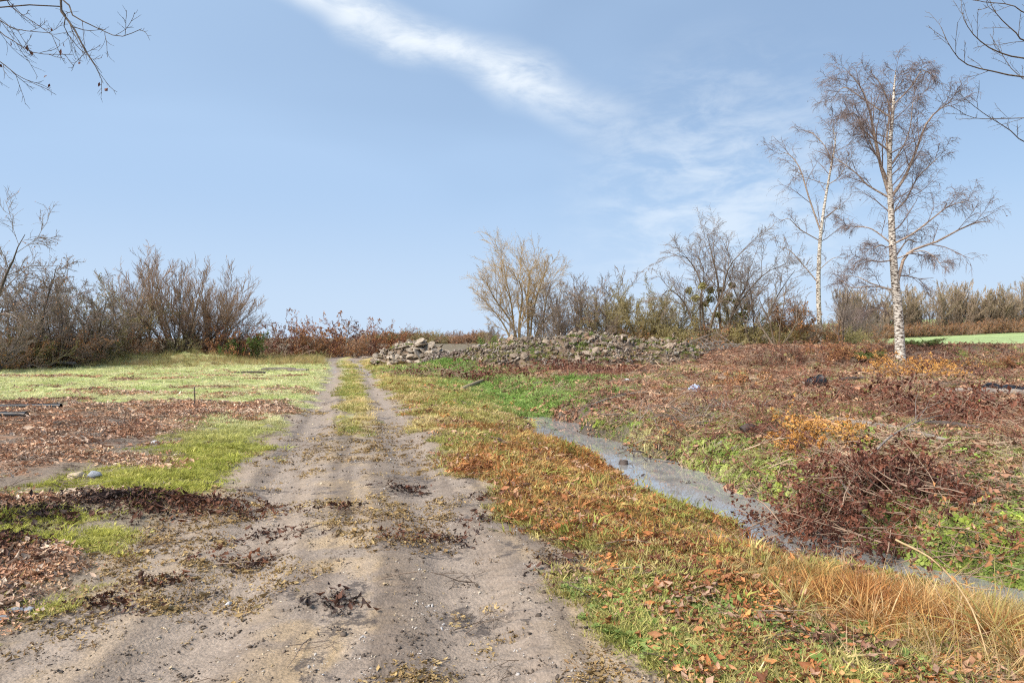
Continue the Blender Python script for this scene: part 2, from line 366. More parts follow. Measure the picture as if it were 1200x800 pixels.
def mat_ground():
    m, nt, b = new_mat('ground_soil'); N, L = nt.nodes, nt.links
    at = N.new('ShaderNodeAttribute'); at.attribute_name = 'col'
    wt = N.new('ShaderNodeAttribute'); wt.attribute_name = 'wet'
    tc = N.new('ShaderNodeTexCoord')
    n1 = N.new('ShaderNodeTexNoise'); n1.inputs['Scale'].default_value = 38; n1.inputs['Detail'].default_value = 4; n1.inputs['Roughness'].default_value = .68
    L.new(tc.outputs['Object'], n1.inputs['Vector'])
    vo = N.new('ShaderNodeTexVoronoi'); vo.inputs['Scale'].default_value = 60; L.new(tc.outputs['Object'], vo.inputs['Vector'])
    mr = N.new('ShaderNodeMapRange'); L.new(n1.outputs['Fac'], mr.inputs['Value'])
    mr.inputs['From Min'].default_value = .32; mr.inputs['From Max'].default_value = .68; mr.inputs['To Min'].default_value = .78; mr.inputs['To Max'].default_value = 1.2
    sep = N.new('ShaderNodeSeparateColor'); L.new(vo.outputs['Color'], sep.inputs[0])
    mr2 = N.new('ShaderNodeMapRange'); L.new(sep.outputs[0], mr2.inputs['Value']); mr2.inputs['To Min'].default_value = .92; mr2.inputs['To Max'].default_value = 1.08
    mu = N.new('ShaderNodeMath'); mu.operation = 'MULTIPLY'; L.new(mr.outputs[0], mu.inputs[0]); L.new(mr2.outputs[0], mu.inputs[1])
    sc = N.new('ShaderNodeVectorMath'); sc.operation = 'SCALE'; L.new(at.outputs['Color'], sc.inputs[0]); L.new(mu.outputs[0], sc.inputs['Scale'])
    mu_ = N.new('ShaderNodeAttribute'); mu_.attribute_name = 'mud'
    n4 = N.new('ShaderNodeTexNoise'); n4.inputs['Scale'].default_value = 15; n4.inputs['Detail'].default_value = 5; n4.inputs['Roughness'].default_value = .75; L.new(tc.outputs['Object'], n4.inputs['Vector'])
    a4 = N.new('ShaderNodeMath'); a4.operation = 'ADD'; m5 = N.new('ShaderNodeMath'); m5.operation = 'MULTIPLY'; L.new(mu_.outputs['Fac'], m5.inputs[0]); m5.inputs[1].default_value = .36; L.new(m5.outputs[0], a4.inputs[0]); L.new(n4.outputs['Fac'], a4.inputs[1])
    r4 = N.new('ShaderNodeMapRange'); r4.interpolation_type = 'SMOOTHSTEP'; L.new(a4.outputs[0], r4.inputs['Value']); r4.inputs['From Min'].default_value = .72; r4.inputs['From Max'].default_value = .84; r4.inputs['To Max'].default_value = .85
    m4 = N.new('ShaderNodeMix'); m4.data_type = 'RGBA'; L.new(r4.outputs[0], m4.inputs['Factor']); L.new(sc.outputs[0], m4.inputs['A']); m4.inputs['B'].default_value = (.085, .066, .055, 1)
    L.new(m4.outputs['Result'], b.inputs['Base Color'])
    rr = N.new('ShaderNodeMapRange'); L.new(wt.outputs['Fac'], rr.inputs['Value']); rr.inputs['To Min'].default_value = .92; rr.inputs['To Max'].default_value = .32
    L.new(rr.outputs[0], b.inputs['Roughness'])
    b.inputs['Specular IOR Level'].default_value = 0.3
    ad = N.new('ShaderNodeMath'); ad.operation = 'ADD'; L.new(n1.outputs['Fac'], ad.inputs[0])
    m3 = N.new('ShaderNodeMath'); m3.operation = 'MULTIPLY'; L.new(vo.outputs['Distance'], m3.inputs[0]); m3.inputs[1].default_value = -.35; L.new(m3.outputs[0], ad.inputs[1])
    bp = N.new('ShaderNodeBump'); bp.inputs['Strength'].default_value = .55; bp.inputs['Distance'].default_value = .025
    L.new(ad.outputs[0], bp.inputs['Height']); L.new(bp.outputs[0], b.inputs['Normal'])
    return m
M_ground = mat_ground()
M_birch = mat_noise('birch_bark', (.74, .68, .60), (.60, .52, .43), 3.0, .8, .35, (2.6, 2.6, 7.5), (.09, .065, .05), .36, .50)
M_birch2 = mat_noise('birch_bark_upper', (.50, .39, .30), (.26, .18, .14), 3.0, .8, .3, (3, 3, 8))
M_twig_birch = mat_noise('birch_twig', (.19, .14, .125), (.265, .195, .17), 2.0, .8)
M_bark = mat_noise('bark_grey_brown', (.115, .085, .06), (.19, .145, .105), 5.0, .9, .5, (3, 3, .8))
M_bark_dark = mat_noise('bark_dark', (.075, .058, .046), (.13, .10, .078), 5.0, .9, .5, (3, 3, .8))
M_bark_green = mat_noise('bark_mossy', (.18, .16, .055), (.24, .20, .10), 4.0, .9, .4, (3, 3, .8))
M_bark_willow = mat_noise('bark_willow', (.24, .18, .105), (.34, .26, .155), 5.0, .9, .4, (3, 3, .8))
M_twig_brown = mat_noise('twig_brown', (.29, .195, .135), (.39, .27, .19), 1.5, .85)
M_twig_grey = mat_noise('twig_grey', (.22, .17, .14), (.31, .245, .20), 1.5, .85)
M_twig_tan = mat_noise('twig_tan', (.42, .30, .16), (.52, .38, .21), 1.5, .85)
M_twig_olive = mat_noise('twig_olive', (.27, .22, .11), (.37, .30, .16), 1.5, .85)
M_twig_far = mat_noise('twig_far', (.30, .22, .155), (.40, .30, .20), .4, .9, rnd=.18)
M_twig_red = mat_noise('twig_red', (.20, .085, .06), (.27, .13, .095), 1.5, .85)
M_leaf_rust = mat_noise('leaf_rust', (.30, .13, .055), (.44, .22, .09), 2.5, .75)
M_leaf_dark = mat_noise('leaf_dark_red', (.10, .038, .026), (.22, .082, .046), 3.0, .6)
M_leaf_orange = mat_noise('leaf_orange', (.50, .22, .05), (.62, .34, .10), 3.0, .7)
M_leaf_olive = mat_noise('leaf_olive', (.19, .17, .06), (.27, .22, .09), 2.5, .75)
M_leaf_green = mat_noise('leaf_green', (.10, .16, .03), (.17, .25, .05), 2.5, .6)
M_mistletoe = mat_noise('mistletoe_leaf', (.27, .25, .09), (.36, .32, .13), 3.0, .7)
M_wood_grey = mat_noise('weathered_wood', (.20, .165, .14), (.30, .25, .21), 6.0, .9, .5, (1, 1, 1))
M_wood_cut = mat_noise('cut_wood', (.50, .33, .16), (.60, .42, .22), 10.0, .8)
M_wood_torn = mat_noise('torn_orange_wood', (.46, .22, .09), (.58, .33, .15), 8.0, .8, .3)
M_wood_dark = mat_noise('wet_dark_wood', (.06, .046, .04), (.12, .09, .075), 6.0, .7, .5)
M_stone = mat_noise('rubble_stone', (.19, .14, .10), (.33, .26, .195), 4.0, .9, .4, rnd=.35)
M_slab = mat_noise('rubble_slab', (.24, .185, .13), (.36, .30, .235), 3.0, .9, .4, rnd=.35)
M_earth = mat_noise('heap_earth', (.13, .09, .06), (.25, .18, .125), 2.0, .95, .8)
M_black = mat_noise('black_plastic', (.012, .013, .016), (.02, .021, .025), 5.0, .35)
M_blue = mat_noise('blue_plastic', (.28, .33, .48), (.42, .46, .56), 5.0, .4)
M_terracotta = mat_noise('orange_plastic', (.55, .16, .04), (.62, .22, .06), 5.0, .5)
M_teal = mat_noise('green_plastic', (.02, .26, .16), (.03, .32, .2), 5.0, .5)
M_tintgrass = mat_tint('grass_blade', .7, .25)
M_tintleaf = mat_tint('dead_leaf', .62, .12, .3)
M_tintstone = mat_tint('pebble', .85, 0, .2)
M_tintweed = mat_tint('weed_leaf', .5, .15, .25)
M_tinttwig = mat_tint('litter_twig', .85, 0, .2)

# ------------------------------------------------------------------ terrain
def axis(a0, fine0, fine1, a1, step, grow):
    mid = np.arange(fine0, fine1, step); hi = []; s = step; p = mid[-1]
    while p < a1: s *= grow; p += s; hi.append(p)
    lo = []; s = step; p = fine0
    while p > a0: s *= 1.12; p -= s; lo.append(p)
    return np.concatenate([lo[::-1], mid, hi])
gx = axis(-8, 0, 6.0, 700, 0.045, 1.022)
gx = np.concatenate([-axis(-1, 0.045, 5.0, 500, 0.045, 1.022)[::-1], gx]) if False else None
def sym_axis():
    right = [0.0]; s = 0.045
    while right[-1] < 700: 
        if right[-1] > 6: s *= 1.025
        right.append(right[-1] + s)
    left = [0.0]; s = 0.045
    while left[-1] < 500:
        if left[-1] > 5: s *= 1.025
        left.append(left[-1] + s)
    return np.concatenate([-np.array(left[:0:-1]), np.array(right)])
gx = sym_axis()
gy = [2.4]; s = 0.032
while gy[-1] < 900:
    if gy[-1] > 6.5: s *= 1.0145
    if gy[-1] > 60: s *= 1.02
    gy.append(gy[-1] + s)
back = [2.4]; s = 0.04
while back[-1] > -40: s *= 1.13; back.append(back[-1] - s)
gy = np.concatenate([np.array(back[:0:-1]), np.array(gy)])
X, Y = np.meshgrid(gx, gy); nx, ny = len(gx), len(gy)
xf, yf = X.ravel(), Y.ravel()
zf = height(xf, yf)
idx = np.arange(nx * ny).reshape(ny, nx)
quads = np.stack([idx[:-1, :-1], idx[:-1, 1:], idx[1:, 1:], idx[1:, :-1]], -1).reshape(-1, 4)
me = make_mesh('ground', np.stack([xf, yf, zf], 1), quads, mat=M_ground)
col, wet, mud = ground_colour(xf, yf)
ma = me.attributes.new('mud', 'FLOAT', 'POINT'); ma.data.foreach_set('value', mud.astype(np.float32))
ca = me.attributes.new('col', 'FLOAT_COLOR', 'POINT')
ca.data.foreach_set('color', np.concatenate([col, np.ones((len(col), 1))], 1).astype(np.float32).ravel())
wa = me.attributes.new('wet', 'FLOAT', 'POINT'); wa.data.foreach_set('value', wet.astype(np.float32))
ground = tag(link('ground', me), 'muddy farm track, rough grass and cleared earth', kind='structure')

# water in the ditch: a strip along its centre line
def water():
    ys = np.arange(1.0, 18.4, 0.12); vv = np.linspace(-1.0, 1.0, 9)
    xs = di_c(ys)[:, None] + vv[None, :]
    V = np.stack([xs, np.repeat(ys[:, None], 9, 1), np.full_like(xs, WATER_Z)], -1).reshape(-1, 3)
    i = np.arange(len(ys) * 9).reshape(len(ys), 9)
    q = np.stack([i[:-1, :-1], i[:-1, 1:], i[1:, 1:], i[1:, :-1]], -1).reshape(-1, 4)
    m, nt, b = new_mat('ditch_water'); N, L = nt.nodes, nt.links
    tc = N.new('ShaderNodeTexCoord'); nz = N.new('ShaderNodeTexNoise'); nz.inputs['Scale'].default_value = 3.5; nz.inputs['Detail'].default_value = 6
    L.new(tc.outputs['Object'], nz.inputs['Vector'])
    cr = N.new('ShaderNodeValToRGB'); L.new(nz.outputs['Fac'], cr.inputs['Fac'])
    e = cr.color_ramp.elements; e[0].position = .36; e[0].color = (.21, .205, .195, 1); e[1].position = .50; e[1].color = (.27, .265, .255, 1)
    L.new(cr.outputs['Color'], b.inputs['Base Color'])
    b.inputs['Roughness'].default_value = .0; b.inputs['IOR'].default_value = 1.6; b.inputs['Specular IOR Level'].default_value = 1.0
    n2 = N.new('ShaderNodeTexNoise'); n2.inputs['Scale'].default_value = 14; n2.inputs['Detail'].default_value = 3; L.new(tc.outputs['Object'], n2.inputs['Vector'])
    bp = N.new('ShaderNodeBump'); bp.inputs['Strength'].default_value = .02; bp.inputs['Distance'].default_value = .02
    L.new(n2.outputs['Fac'], bp.inputs['Height']); L.new(bp.outputs[0], b.inputs['Normal'])
    tag(link('water', make_mesh('water', V, q, mat=m)), 'shallow milky grey water standing in the ditch', kind='structure')
water()
# ------------------------------------------------------------------ scattered ground cover
def gn_scatter(name, pts, rot, scl, tint, tint2, pick, templates, label, parent=None, cat=None):
    """one 'stuff' object: points that carry rotation, size, colour and which piece stands there"""
    me = bpy.data.meshes.new(name); n = len(pts)
    me.vertices.add(n); me.vertices.foreach_set('co', np.asarray(pts, np.float32).ravel())
    def at(nm, ty, arr, key):
        a = me.attributes.new(nm, ty, 'POINT'); a.data.foreach_set(key, np.ascontiguousarray(arr).ravel())
    at('rot', 'FLOAT_VECTOR', np.asarray(rot, np.float32), 'vector')
    scl = np.asarray(scl, np.float32)
    if scl.ndim == 1: scl = np.repeat(scl[:, None], 3, 1)
    at('scl', 'FLOAT_VECTOR', scl, 'vector')
    at('tint', 'FLOAT_COLOR', np.concatenate([np.asarray(tint, np.float32), np.ones((n, 1), np.float32)], 1), 'color')
    at('tint2', 'FLOAT_COLOR', np.concatenate([np.asarray(tint2, np.float32), np.ones((n, 1), np.float32)], 1), 'color')
    at('pick', 'INT', np.asarray(pick, np.int32), 'value')
    coll = bpy.data.collections.new(name + '_pieces')
    for i, t in enumerate(templates): coll.objects.link(bpy.data.objects.new('%s_piece_%02d' % (name, i), t))
    ng = bpy.data.node_groups.new(name + '_scatter', 'GeometryNodeTree')
    ng.interface.new_socket('Geometry', in_out='INPUT', socket_type='NodeSocketGeometry')
    ng.interface.new_socket('Geometry', in_out='OUTPUT', socket_type='NodeSocketGeometry')
    N, L = ng.nodes, ng.links
    gi = N.new('NodeGroupInput'); go = N.new('NodeGroupOutput')
    iop = N.new('GeometryNodeInstanceOnPoints'); ci = N.new('GeometryNodeCollectionInfo')
    ci.inputs['Collection'].default_value = coll; ci.inputs['Separate Children'].default_value = True; ci.inputs['Reset Children'].default_value = True
    def named(nm, ty):
        q = N.new('GeometryNodeInputNamedAttribute'); q.data_type = ty; q.inputs['Name'].default_value = nm; return q.outputs['Attribute']
    L.new(gi.outputs[0], iop.inputs['Points']); L.new(ci.outputs[0], iop.inputs['Instance'])
    iop.inputs['Pick Instance'].default_value = True
    L.new(named('pick', 'INT'), iop.inputs['Instance Index'])
    er = N.new('FunctionNodeEulerToRotation'); L.new(named('rot', 'FLOAT_VECTOR'), er.inputs[0]); L.new(er.outputs[0], iop.inputs['Rotation'])
    L.new(named('scl', 'FLOAT_VECTOR'), iop.inputs['Scale'])
    L.new(iop.outputs[0], go.inputs[0])
    o = link(name, me, parent); md = o.modifiers.new('scatter', 'NODES'); md.node_group = ng
    tag(o, label, cat, kind='stuff')
    return o

def tuft(seed, n, h, w, spread, lean, mat, seg=2):
    r = np.random.default_rng(seed); V = []; T = []; Q = []
    for i in range(n):
        a = r.random() * 6.283; rad = spread * math.sqrt(r.random()); b = np.array([math.cos(a) * rad, math.sin(a) * rad, -0.01])
        fa = a + r.normal(0, .7); L = lean * r.uniform(.4, 1.5); hh = h * r.uniform(.45, 1.1); ww = w * r.uniform(.6, 1.2)
        out = np.array([math.cos(fa), math.sin(fa), 0]); sd = np.array([-out[1], out[0], 0]); k = len(V)
        for j in range(seg + 1):
            t = j / seg; p = b + out * (L * hh * t * t) + np.array([0, 0, hh * t * (1 - .35 * L * t)])
            if j < seg: V += [p - sd * ww * (1 - .45 * t), p + sd * ww * (1 - .45 * t)]
            else: V.append(p)
        for j in range(seg - 1): Q.append((k + 2 * j, k + 2 * j + 1, k + 2 * j + 3, k + 2 * j + 2))
        T.append((k + 2 * seg - 2, k + 2 * seg - 1, k + 2 * seg))
    return make_mesh('tuft', V, Q, T, True, mat)
def leaf_mesh(seed, mat, curl=.5, l=1.0, w=.5):
    r = np.random.default_rng(seed); V = []; Q = []
    prof = [.10, 1.0, .06]
    tw = r.normal(0, .5)
    for j, p in enumerate(prof):
        t = j / 2 - .5
        z = curl * (t * t) * 1.1; ang = tw * t
        for sgn in (-1, 0, 1):
            y = sgn * p * w * .5; zz = z + (abs(sgn) * p * curl * .22)
            V.append((t * l, y * math.cos(ang), zz + y * math.sin(ang) + r.normal(0, .02)))
    for j in range(2):
        for s_ in range(2): Q.append((j * 3 + s_, j * 3 + s_ + 1, j * 3 + s_ + 4, j * 3 + s_ + 3))
    return make_mesh('leaf', V, Q, None, True, mat)
_ico = None
def ico(sub=1):
    import bmesh
    bm = bmesh.new(); bmesh.ops.create_icosphere(bm, subdivisions=sub, radius=1.0)
    V = np.array([v.co[:] for v in bm.verts]); T = np.array([[v.index for v in f.verts] for f in bm.faces]); bm.free(); return V, T
def stone_mesh(seed, mat, flat=.6, sub=1, jag=.22, smooth=False, name='stone'):
    r = np.random.default_rng(seed); V, T = ico(sub)
    for i in range(9):                     # cut by random planes for facets
        n = nrmz(r.normal(size=3)); d = r.uniform(.55, .9); k = V @ n
        V = V - np.maximum(k - d, 0)[:, None] * n[None, :]
    V = V * (1 + r.normal(0, jag * .25, (len(V), 1)))
    V = V * np.array([1, r.uniform(.6, .9), flat * r.uniform(.7, 1.1)])
    return make_mesh(name, V, None, T, smooth, mat)
def rosette(seed, mat, n=7, l=1.0):
    r = np.random.default_rng(seed); V = []; Q = []
    for i in range(n):
        a = i / n * 6.283 + r.normal(0, .3); el = r.uniform(.1, .9); s_ = l * r.uniform(.5, 1.0); rr = r.uniform(.0, .35) * l
        d = np.array([math.cos(a) * math.cos(el), math.sin(a) * math.cos(el), math.sin(el)]); sd = np.array([-math.sin(a), math.cos(a), 0])
        b = np.array([math.cos(a) * rr, math.sin(a) * rr, .0]); k = len(V)
        up = np.cross(d, sd)
        for t, w in ((0, .08), (.35, .30), (.7, .34), (1.0, .06)):
            p = b + d * s_ * t - np.array([0, 0, .25 * t * t * s_])
            V += [p - sd * w * s_, p + sd * w * s_]
        for j in range(3): Q.append((k + 2 * j, k + 2 * j + 1, k + 2 * j + 3, k + 2 * j + 2))
    return make_mesh('weed', V, Q, None, True, mat)

def tube_arrays(batches):
    """batches of (points N,K,3 / radii N,K / sides) -> vertices, quads"""
    Vs, Qs, off = [], [], 0
    for P, R, sd in batches:
        n, K, _ = P.shape
        if n == 0: continue
        Tn = nrmz(np.gradient(P, axis=1))
        ref = np.where((np.abs(Tn[:, :1, 2:3]) > .8), np.array([1.0, 0, 0]), np.array([0, 0, 1.0]))
        A = nrmz(np.cross(Tn, np.broadcast_to(ref, Tn.shape))); B = np.cross(Tn, A)
        th = np.arange(sd) / sd * 2 * np.pi
        ring = P[:, :, None, :] + R[:, :, None, None] * (np.cos(th)[None, None, :, None] * A[:, :, None, :] + np.sin(th)[None, None, :, None] * B[:, :, None, :])
        Vs.append(ring.reshape(-1, 3))
        i = off + np.arange(n * K * sd).reshape(n, K, sd); j = np.roll(i, -1, 2)
        Qs.append(np.stack([i[:, :-1], i[:, 1:], j[:, 1:], j[:, :-1]], -1).reshape(-1, 4)); off += n * K * sd
    return np.concatenate(Vs), np.concatenate(Qs)
def tube_mesh(name, batches, mat):
    V, Q = tube_arrays(batches); return make_mesh(name, V, Q, None, True, mat)
def twig_mesh(seed, mat):
    r = np.random.default_rng(seed); K = 5
    p = np.zeros((1, K, 3)); p[0, :, 0] = np.linspace(-.5, .5, K); p[0, :, 1] = np.cumsum(r.normal(0, .05, K)); p[0, :, 2] = np.abs(np.cumsum(r.normal(0, .03, K)))
    q = np.zeros((2, 3, 3)); rq = np.zeros((2, 3))
    for k in range(2):
        a = p[0, 1 + k]; dr = np.array([.25, .18 * (1 if k else -1), .08]) * r.uniform(.6, 1.3)
        q[k] = [a, a + dr * .5, a + dr]; rq[k] = [.008, .006, .002]
    return tube_mesh('twig', [(p, np.linspace(.014, .005, K)[None, :], 4), (q, rq, 3)], mat)

def clump(templates, k, radius, tilt, seed, lift=0.0, squash=(1, 1, 1), rnd=.28):
    """k pieces strewn over a small disc, joined; every piece carries its own random 'var'"""
    r = np.random.default_rng(seed); Vs, lo, tot, var = [], [], [], []; off = 0
    from mathutils import Euler
    for i in range(k):
        t = templates[r.integers(len(templates))]
        V = np.empty(len(t.vertices) * 3, np.float32); t.vertices.foreach_get('co', V); V = V.reshape(-1, 3)
        l = np.empty(len(t.loops), np.int32); t.loops.foreach_get('vertex_index', l)
        q = np.empty(len(t.polygons), np.int32); t.polygons.foreach_get('loop_total', q)
        Rm = np.array(Euler((r.normal(0, tilt), r.normal(0, tilt), r.random() * 6.283)).to_matrix())
        a = r.random() * 6.283; d = radius * math.sqrt(r.random())
        V = (V * np.array(squash) * math.exp(r.normal(0, rnd))) @ Rm.T + np.array([math.cos(a) * d, math.sin(a) * d, lift * r.uniform(.2, 1.8)])
        Vs.append(V); lo.append(l + off); tot.append(q); var.append(np.full(len(V), r.random())); off += len(V)
    me = bpy.data.meshes.new('clump'); V = np.concatenate(Vs).astype(np.float32); l = np.concatenate(lo).astype(np.int32); q = np.concatenate(tot)
    me.vertices.add(len(V)); me.vertices.foreach_set('co', V.ravel()); me.loops.add(len(l)); me.loops.foreach_set('vertex_index', l)
    me.polygons.add(len(q)); me.polygons.foreach_set('loop_start', (np.cumsum(q) - q).astype(np.int32)); me.update(calc_edges=True)
    me.polygons.foreach_set('use_smooth', np.ones(len(q), bool)); me.materials.append(templates[0].materials[0])
    at = me.attributes.new('var', 'FLOAT', 'POINT'); at.data.foreach_set('value', np.concatenate(var).astype(np.float32))
    return me
def slope_rot(P, tilt, seed):
    r = np.random.default_rng(seed); e = .12; n = len(P)
    gx_ = (height(P[:, 0] + e, P[:, 1]) - height(P[:, 0] - e, P[:, 1])) / (2 * e); gy_ = (height(P[:, 0], P[:, 1] + e) - height(P[:, 0], P[:, 1] - e)) / (2 * e)
    from mathutils import Euler, Matrix
    out = np.empty((n, 3))
    th = r.random(n) * 6.283; tx = r.normal(0, tilt, n); ty = r.normal(0, tilt, n)
    for i in range(n):
        q = Euler((math.atan(gy_[i]) + tx[i], -math.atan(gx_[i]) + ty[i], 0)).to_matrix() @ Matrix.Rotation(th[i], 3, 'Z')
        out[i] = q.to_euler()
    return out
def sample(n, maskf, y0, y1, p=2.2, xlo=None, xhi=None, seed=1, pad=2.0, over=12):
    n = int(n * 1.1)
    """points over the ground whose density follows a cover mask and thins out with distance"""
    r = np.random.default_rng(seed); out = []; got = 0
    for _ in range(over):
        m = n * 2
        u = r.random(m); e = 2 - p + 1e-6                       # density ~ y^-p over a wedge of width ~ y
        y = (y0 ** e + u * (y1 ** e - y0 ** e)) ** (1 / e)
        x = (r.random(m) * 2 - 1) * (0.88 * y + pad)
        if xlo is not None: 
            k = (x > xlo) & (x < xhi); x, y = x[k], y[k]
        pr = maskf(x, y); k = r.random(len(x)) < pr
        out.append(np.stack([x[k], y[k]], 1)); got += k.sum()
        if got >= n: break
    P = np.concatenate(out)[:n]
    return np.column_stack([P, height(P[:, 0], P[:, 1])])
def rand_rot(n, tilt, seed):
    r = np.random.default_rng(seed); return np.column_stack([r.normal(0, tilt, n), r.normal(0, tilt, n), r.random(n) * 6.283])
def palette(P, cols, seed, jitter=.18, f=.8):
    """colour of each piece: drifts with place, varies piece to piece"""
    r = np.random.default_rng(seed); cols = np.array(cols); n = len(P)
    t = (fbm(P[:, 0], P[:, 1], f, 3, seed) - .5) * 2.2 + .5 + r.normal(0, .30, n)
    t = np.clip(t, 0, .999) * (len(cols) - 1); i = t.astype(int); fr = (t - i)[:, None]
    c = cols[i] * (1 - fr) + cols[np.minimum(i + 1, len(cols) - 1)] * fr
    return np.clip(c * np.exp(r.normal(0, jitter, (n, 1))), .004, .9)
def far_scale(P, base, e=.45, d0=4.0):
    return base * (np.maximum(np.hypot(P[:, 0], P[:, 1]), d0) / d0) ** e

def scatter_all():
    R = np.random.default_rng(5)
    t_grass = [tuft(s, 11, .038, .0024, .035, 1.1, M_tintgrass) for s in range(5)]
    t_long = [tuft(20 + s, 12, .30, .0036, .06, .9, M_tintgrass, 3) for s in range(4)]
    t_straw = [tuft(40 + s, 12, .34, .0030, .05, 2.4, M_tintgrass, 4) for s in range(4)]
    t_leaf = [leaf_mesh(s, M_tintleaf, .35 + .25 * (s % 4), 1.0, .42 + .08 * (s % 3)) for s in range(8)]
    t_ros = [rosette(s, M_tintweed) for s in range(5)]
    t_peb = [stone_mesh(s, M_tintstone, sub=1) for s in range(6)]
    t_twg = [twig_mesh(s, M_tinttwig) for s in range(5)]
    grass = [clump(t_grass, 14, .11, .2, s) for s in range(8)]
    lng = [clump(t_long, 3, .09, .35, 20 + s) for s in range(8)]
    straw = [clump(t_straw, 3, .07, .35, 40 + s) for s in range(6)]
    leaf = [clump(t_leaf, 26, 4.6, .5, 60 + s, .22, rnd=.42) for s in range(10)]      # unit: one leaf length
    ros = [clump(t_ros, 12, 3.0, .3, 80 + s, .25) for s in range(6)]
    peb = [clump(t_peb, 9, 9.0, .4, 100 + s, 0, (1.2, 1, .7), .45) for s in range(6)]
    twg = [clump(t_twg, 6, .75, .2, 120 + s, .04) for s in range(8)]
    def put(name, label, P, tm, scl, cols, seed, tilt=.1, lift=0.0, jit=.18, f=.8, mixw=None):
        n = len(P); P = P.copy(); P[:, 2] += lift
        r = np.random.default_rng(seed); s_ = np.asarray(scl) * np.exp(r.normal(0, .2, n))
        def pal(sd):
            c = palette(P, cols, sd, jit, f)
            if mixw is not None: c = c * (1 - mixw[0]) + mixw[0] * palette(P, mixw[1], sd + 1, jit, f)
            return c
        gn_scatter(name, P, slope_rot(P, tilt, seed), s_, pal(seed), pal(seed + 50), r.integers(0, len(tm), n), tm, label)
    def K(fn): return lambda x, y: np.clip(fn(*masks(x, y)), 0, 1)
    # short grass of the verge between track and ditch
    P = sample(9000, lambda x, y: K(lambda m, u, v: (m['verge'] * (1 - .8 * m['verge_rust']) * (v < -.55) + m['strip'] * .7) * (.10 + .90 * sst(.43, .53, fbm(x, y, 2.2, 3, 58))))(x, y), 2.6, 45, 2.1, seed=11)
    put('verge_grass', 'short yellow green grass of the verge right of the track', P, grass, far_scale(P, .95), [(.24, .28, .06), (.38, .37, .10), (.52, .44, .16), (.60, .45, .22)], 3)
    # moss and short grass left of the track
    P = sample(9000, K(lambda m, u, v: (m['moss_l'] * (1 - .8 * m['darksoil']) + m['lawn']) * (1 - .7 * m['litter_l'])), 3.2, 48, 1.9, seed=12)
    near = sst(14, 9, P[:, 1])[:, None]
    put('lawn_grass', 'short pale green grass on the left of the track', P, grass, far_scale(P, .70), [(.44, .50, .19), (.56, .59, .26), (.66, .64, .35), (.64, .57, .33)], 4, mixw=(near, [(.32, .34, .06), (.43, .42, .08), (.52, .47, .15)]))
    # taller pale grass at the far left and round the mounds
    P = sample(3500, K(lambda m, u, v: m['straw_l']), 30, 60, 1.5, seed=13)
    put('straw_grass', 'tall straw coloured grass below the left hedge', P, lng, far_scale(P, .55, .3), [(.38, .27, .12), (.45, .33, .16), (.27, .28, .09)], 6)
    # bright green grass in the swale and on the low mound
    P = sample(3200, K(lambda m, u, v: m['greengrass']), 14, 38, 1.6, xlo=-8, xhi=7, seed=14)
    put('swale_grass', 'fresh green grass where the ditch runs out and on the low mound', P, grass, far_scale(P, 1.05), [(.16, .28, .05), (.25, .37, .08), (.33, .40, .14)], 7)
    # rust coloured leaf litter
    P = sample(9500, lambda x, y: K(lambda m, u, v: m['litter_l'] * (1 - .75 * m['darksoil']) * (.12 + .88 * sst(.42, .56, fbm(x, y * 1.8, 1.1, 4, 59))))(x, y), 2.6, 34, 1.9, seed=15)
    put('leaf_litter', 'rust brown fallen leaves spread left of the track', P, leaf, far_scale(P, .023, .33), [(.19, .115, .085), (.38, .205, .13), (.55, .29, .165), (.66, .41, .25), (.58, .45, .34)], 8, .12, .006, .25, 1.6)
    P = sample(5200, K(lambda m, u, v: m['verge_rust'] * (v < -.35) * (.22 + .55 * sst(7.5, 5.5, 0 * v + 6)) + m['verge'] * .20), 2.6, 24, 2.2, seed=29)
    put('verge_leaf_litter', 'rust red fallen leaves between the verge grass and the ditch', P, leaf, far_scale(P, .024, .35), [(.14, .06, .04), (.28, .11, .05), (.44, .17, .06), (.56, .26, .09), (.40, .26, .18)], 29, .15, .024, .25, 1.6)
    P = sample(5200, K(lambda m, u, v: m['verge_rust'] * (v < -.45)), 2.6, 20, 2.0, seed=28)
    put('rust_grass', 'short rust orange dead grass on the ditch side of the verge', P, grass, far_scale(P, 1.05), [(.32, .135, .05), (.50, .22, .07), (.58, .32, .11), (.52, .42, .16), (.36, .37, .09)], 28, .2, 0, .2, 1.5)
    P = sample(1500, K(lambda m, u, v: (np.exp(-((v + .56) / .14) ** 2) + np.exp(-((v - .46) / .12) ** 2)) * .9), 4.0, 18, 1.6, seed=32)
    P = P[P[:, 2] > WATER_Z - .03]
    put('ditch_edge_grass', 'ragged green and straw grass along both edges of the ditch water', P, lng, np.full(len(P), .17), [(.16, .22, .06), (.30, .32, .09), (.46, .36, .14), (.42, .24, .09)], 32, .5)
    # dark soggy leaves in small heaps at the track's left edge, clods on the track
    pts = []
    for cx, cy, sx, sy, n in ((-3.3, 6.3, .75, .26, 230), (-3.85, 4.75, .42, .26, 140), (-4.05, 5.7, .5, .2, 90), (-1.98, 4.92, .17, .10, 12), (-2.42, 4.05, .16, .12, 9), (-1.12, 7.2, .22, .2, 16), (-1.02, 4.1, .12, .09, 8),
                              (-0.15, 6.9, .35, .08, 15), (-0.55, 5.5, .34, .12, 12), (-2.0, 5.6, .3, .08, 7), (-1.6, 6.4, .2, .06, 6), (-0.25, 6.0, .2, .12, 7), (-2.25, 4.45, .12, .05, 4), (.35, 4.6, .2, .3, 12)):
        pts.append(R.normal(0, 1, (n, 2)) * (sx, sy) * .7 + (cx, cy))
    P = np.concatenate(pts); P = np.column_stack([P, height(P[:, 0], P[:, 1])])
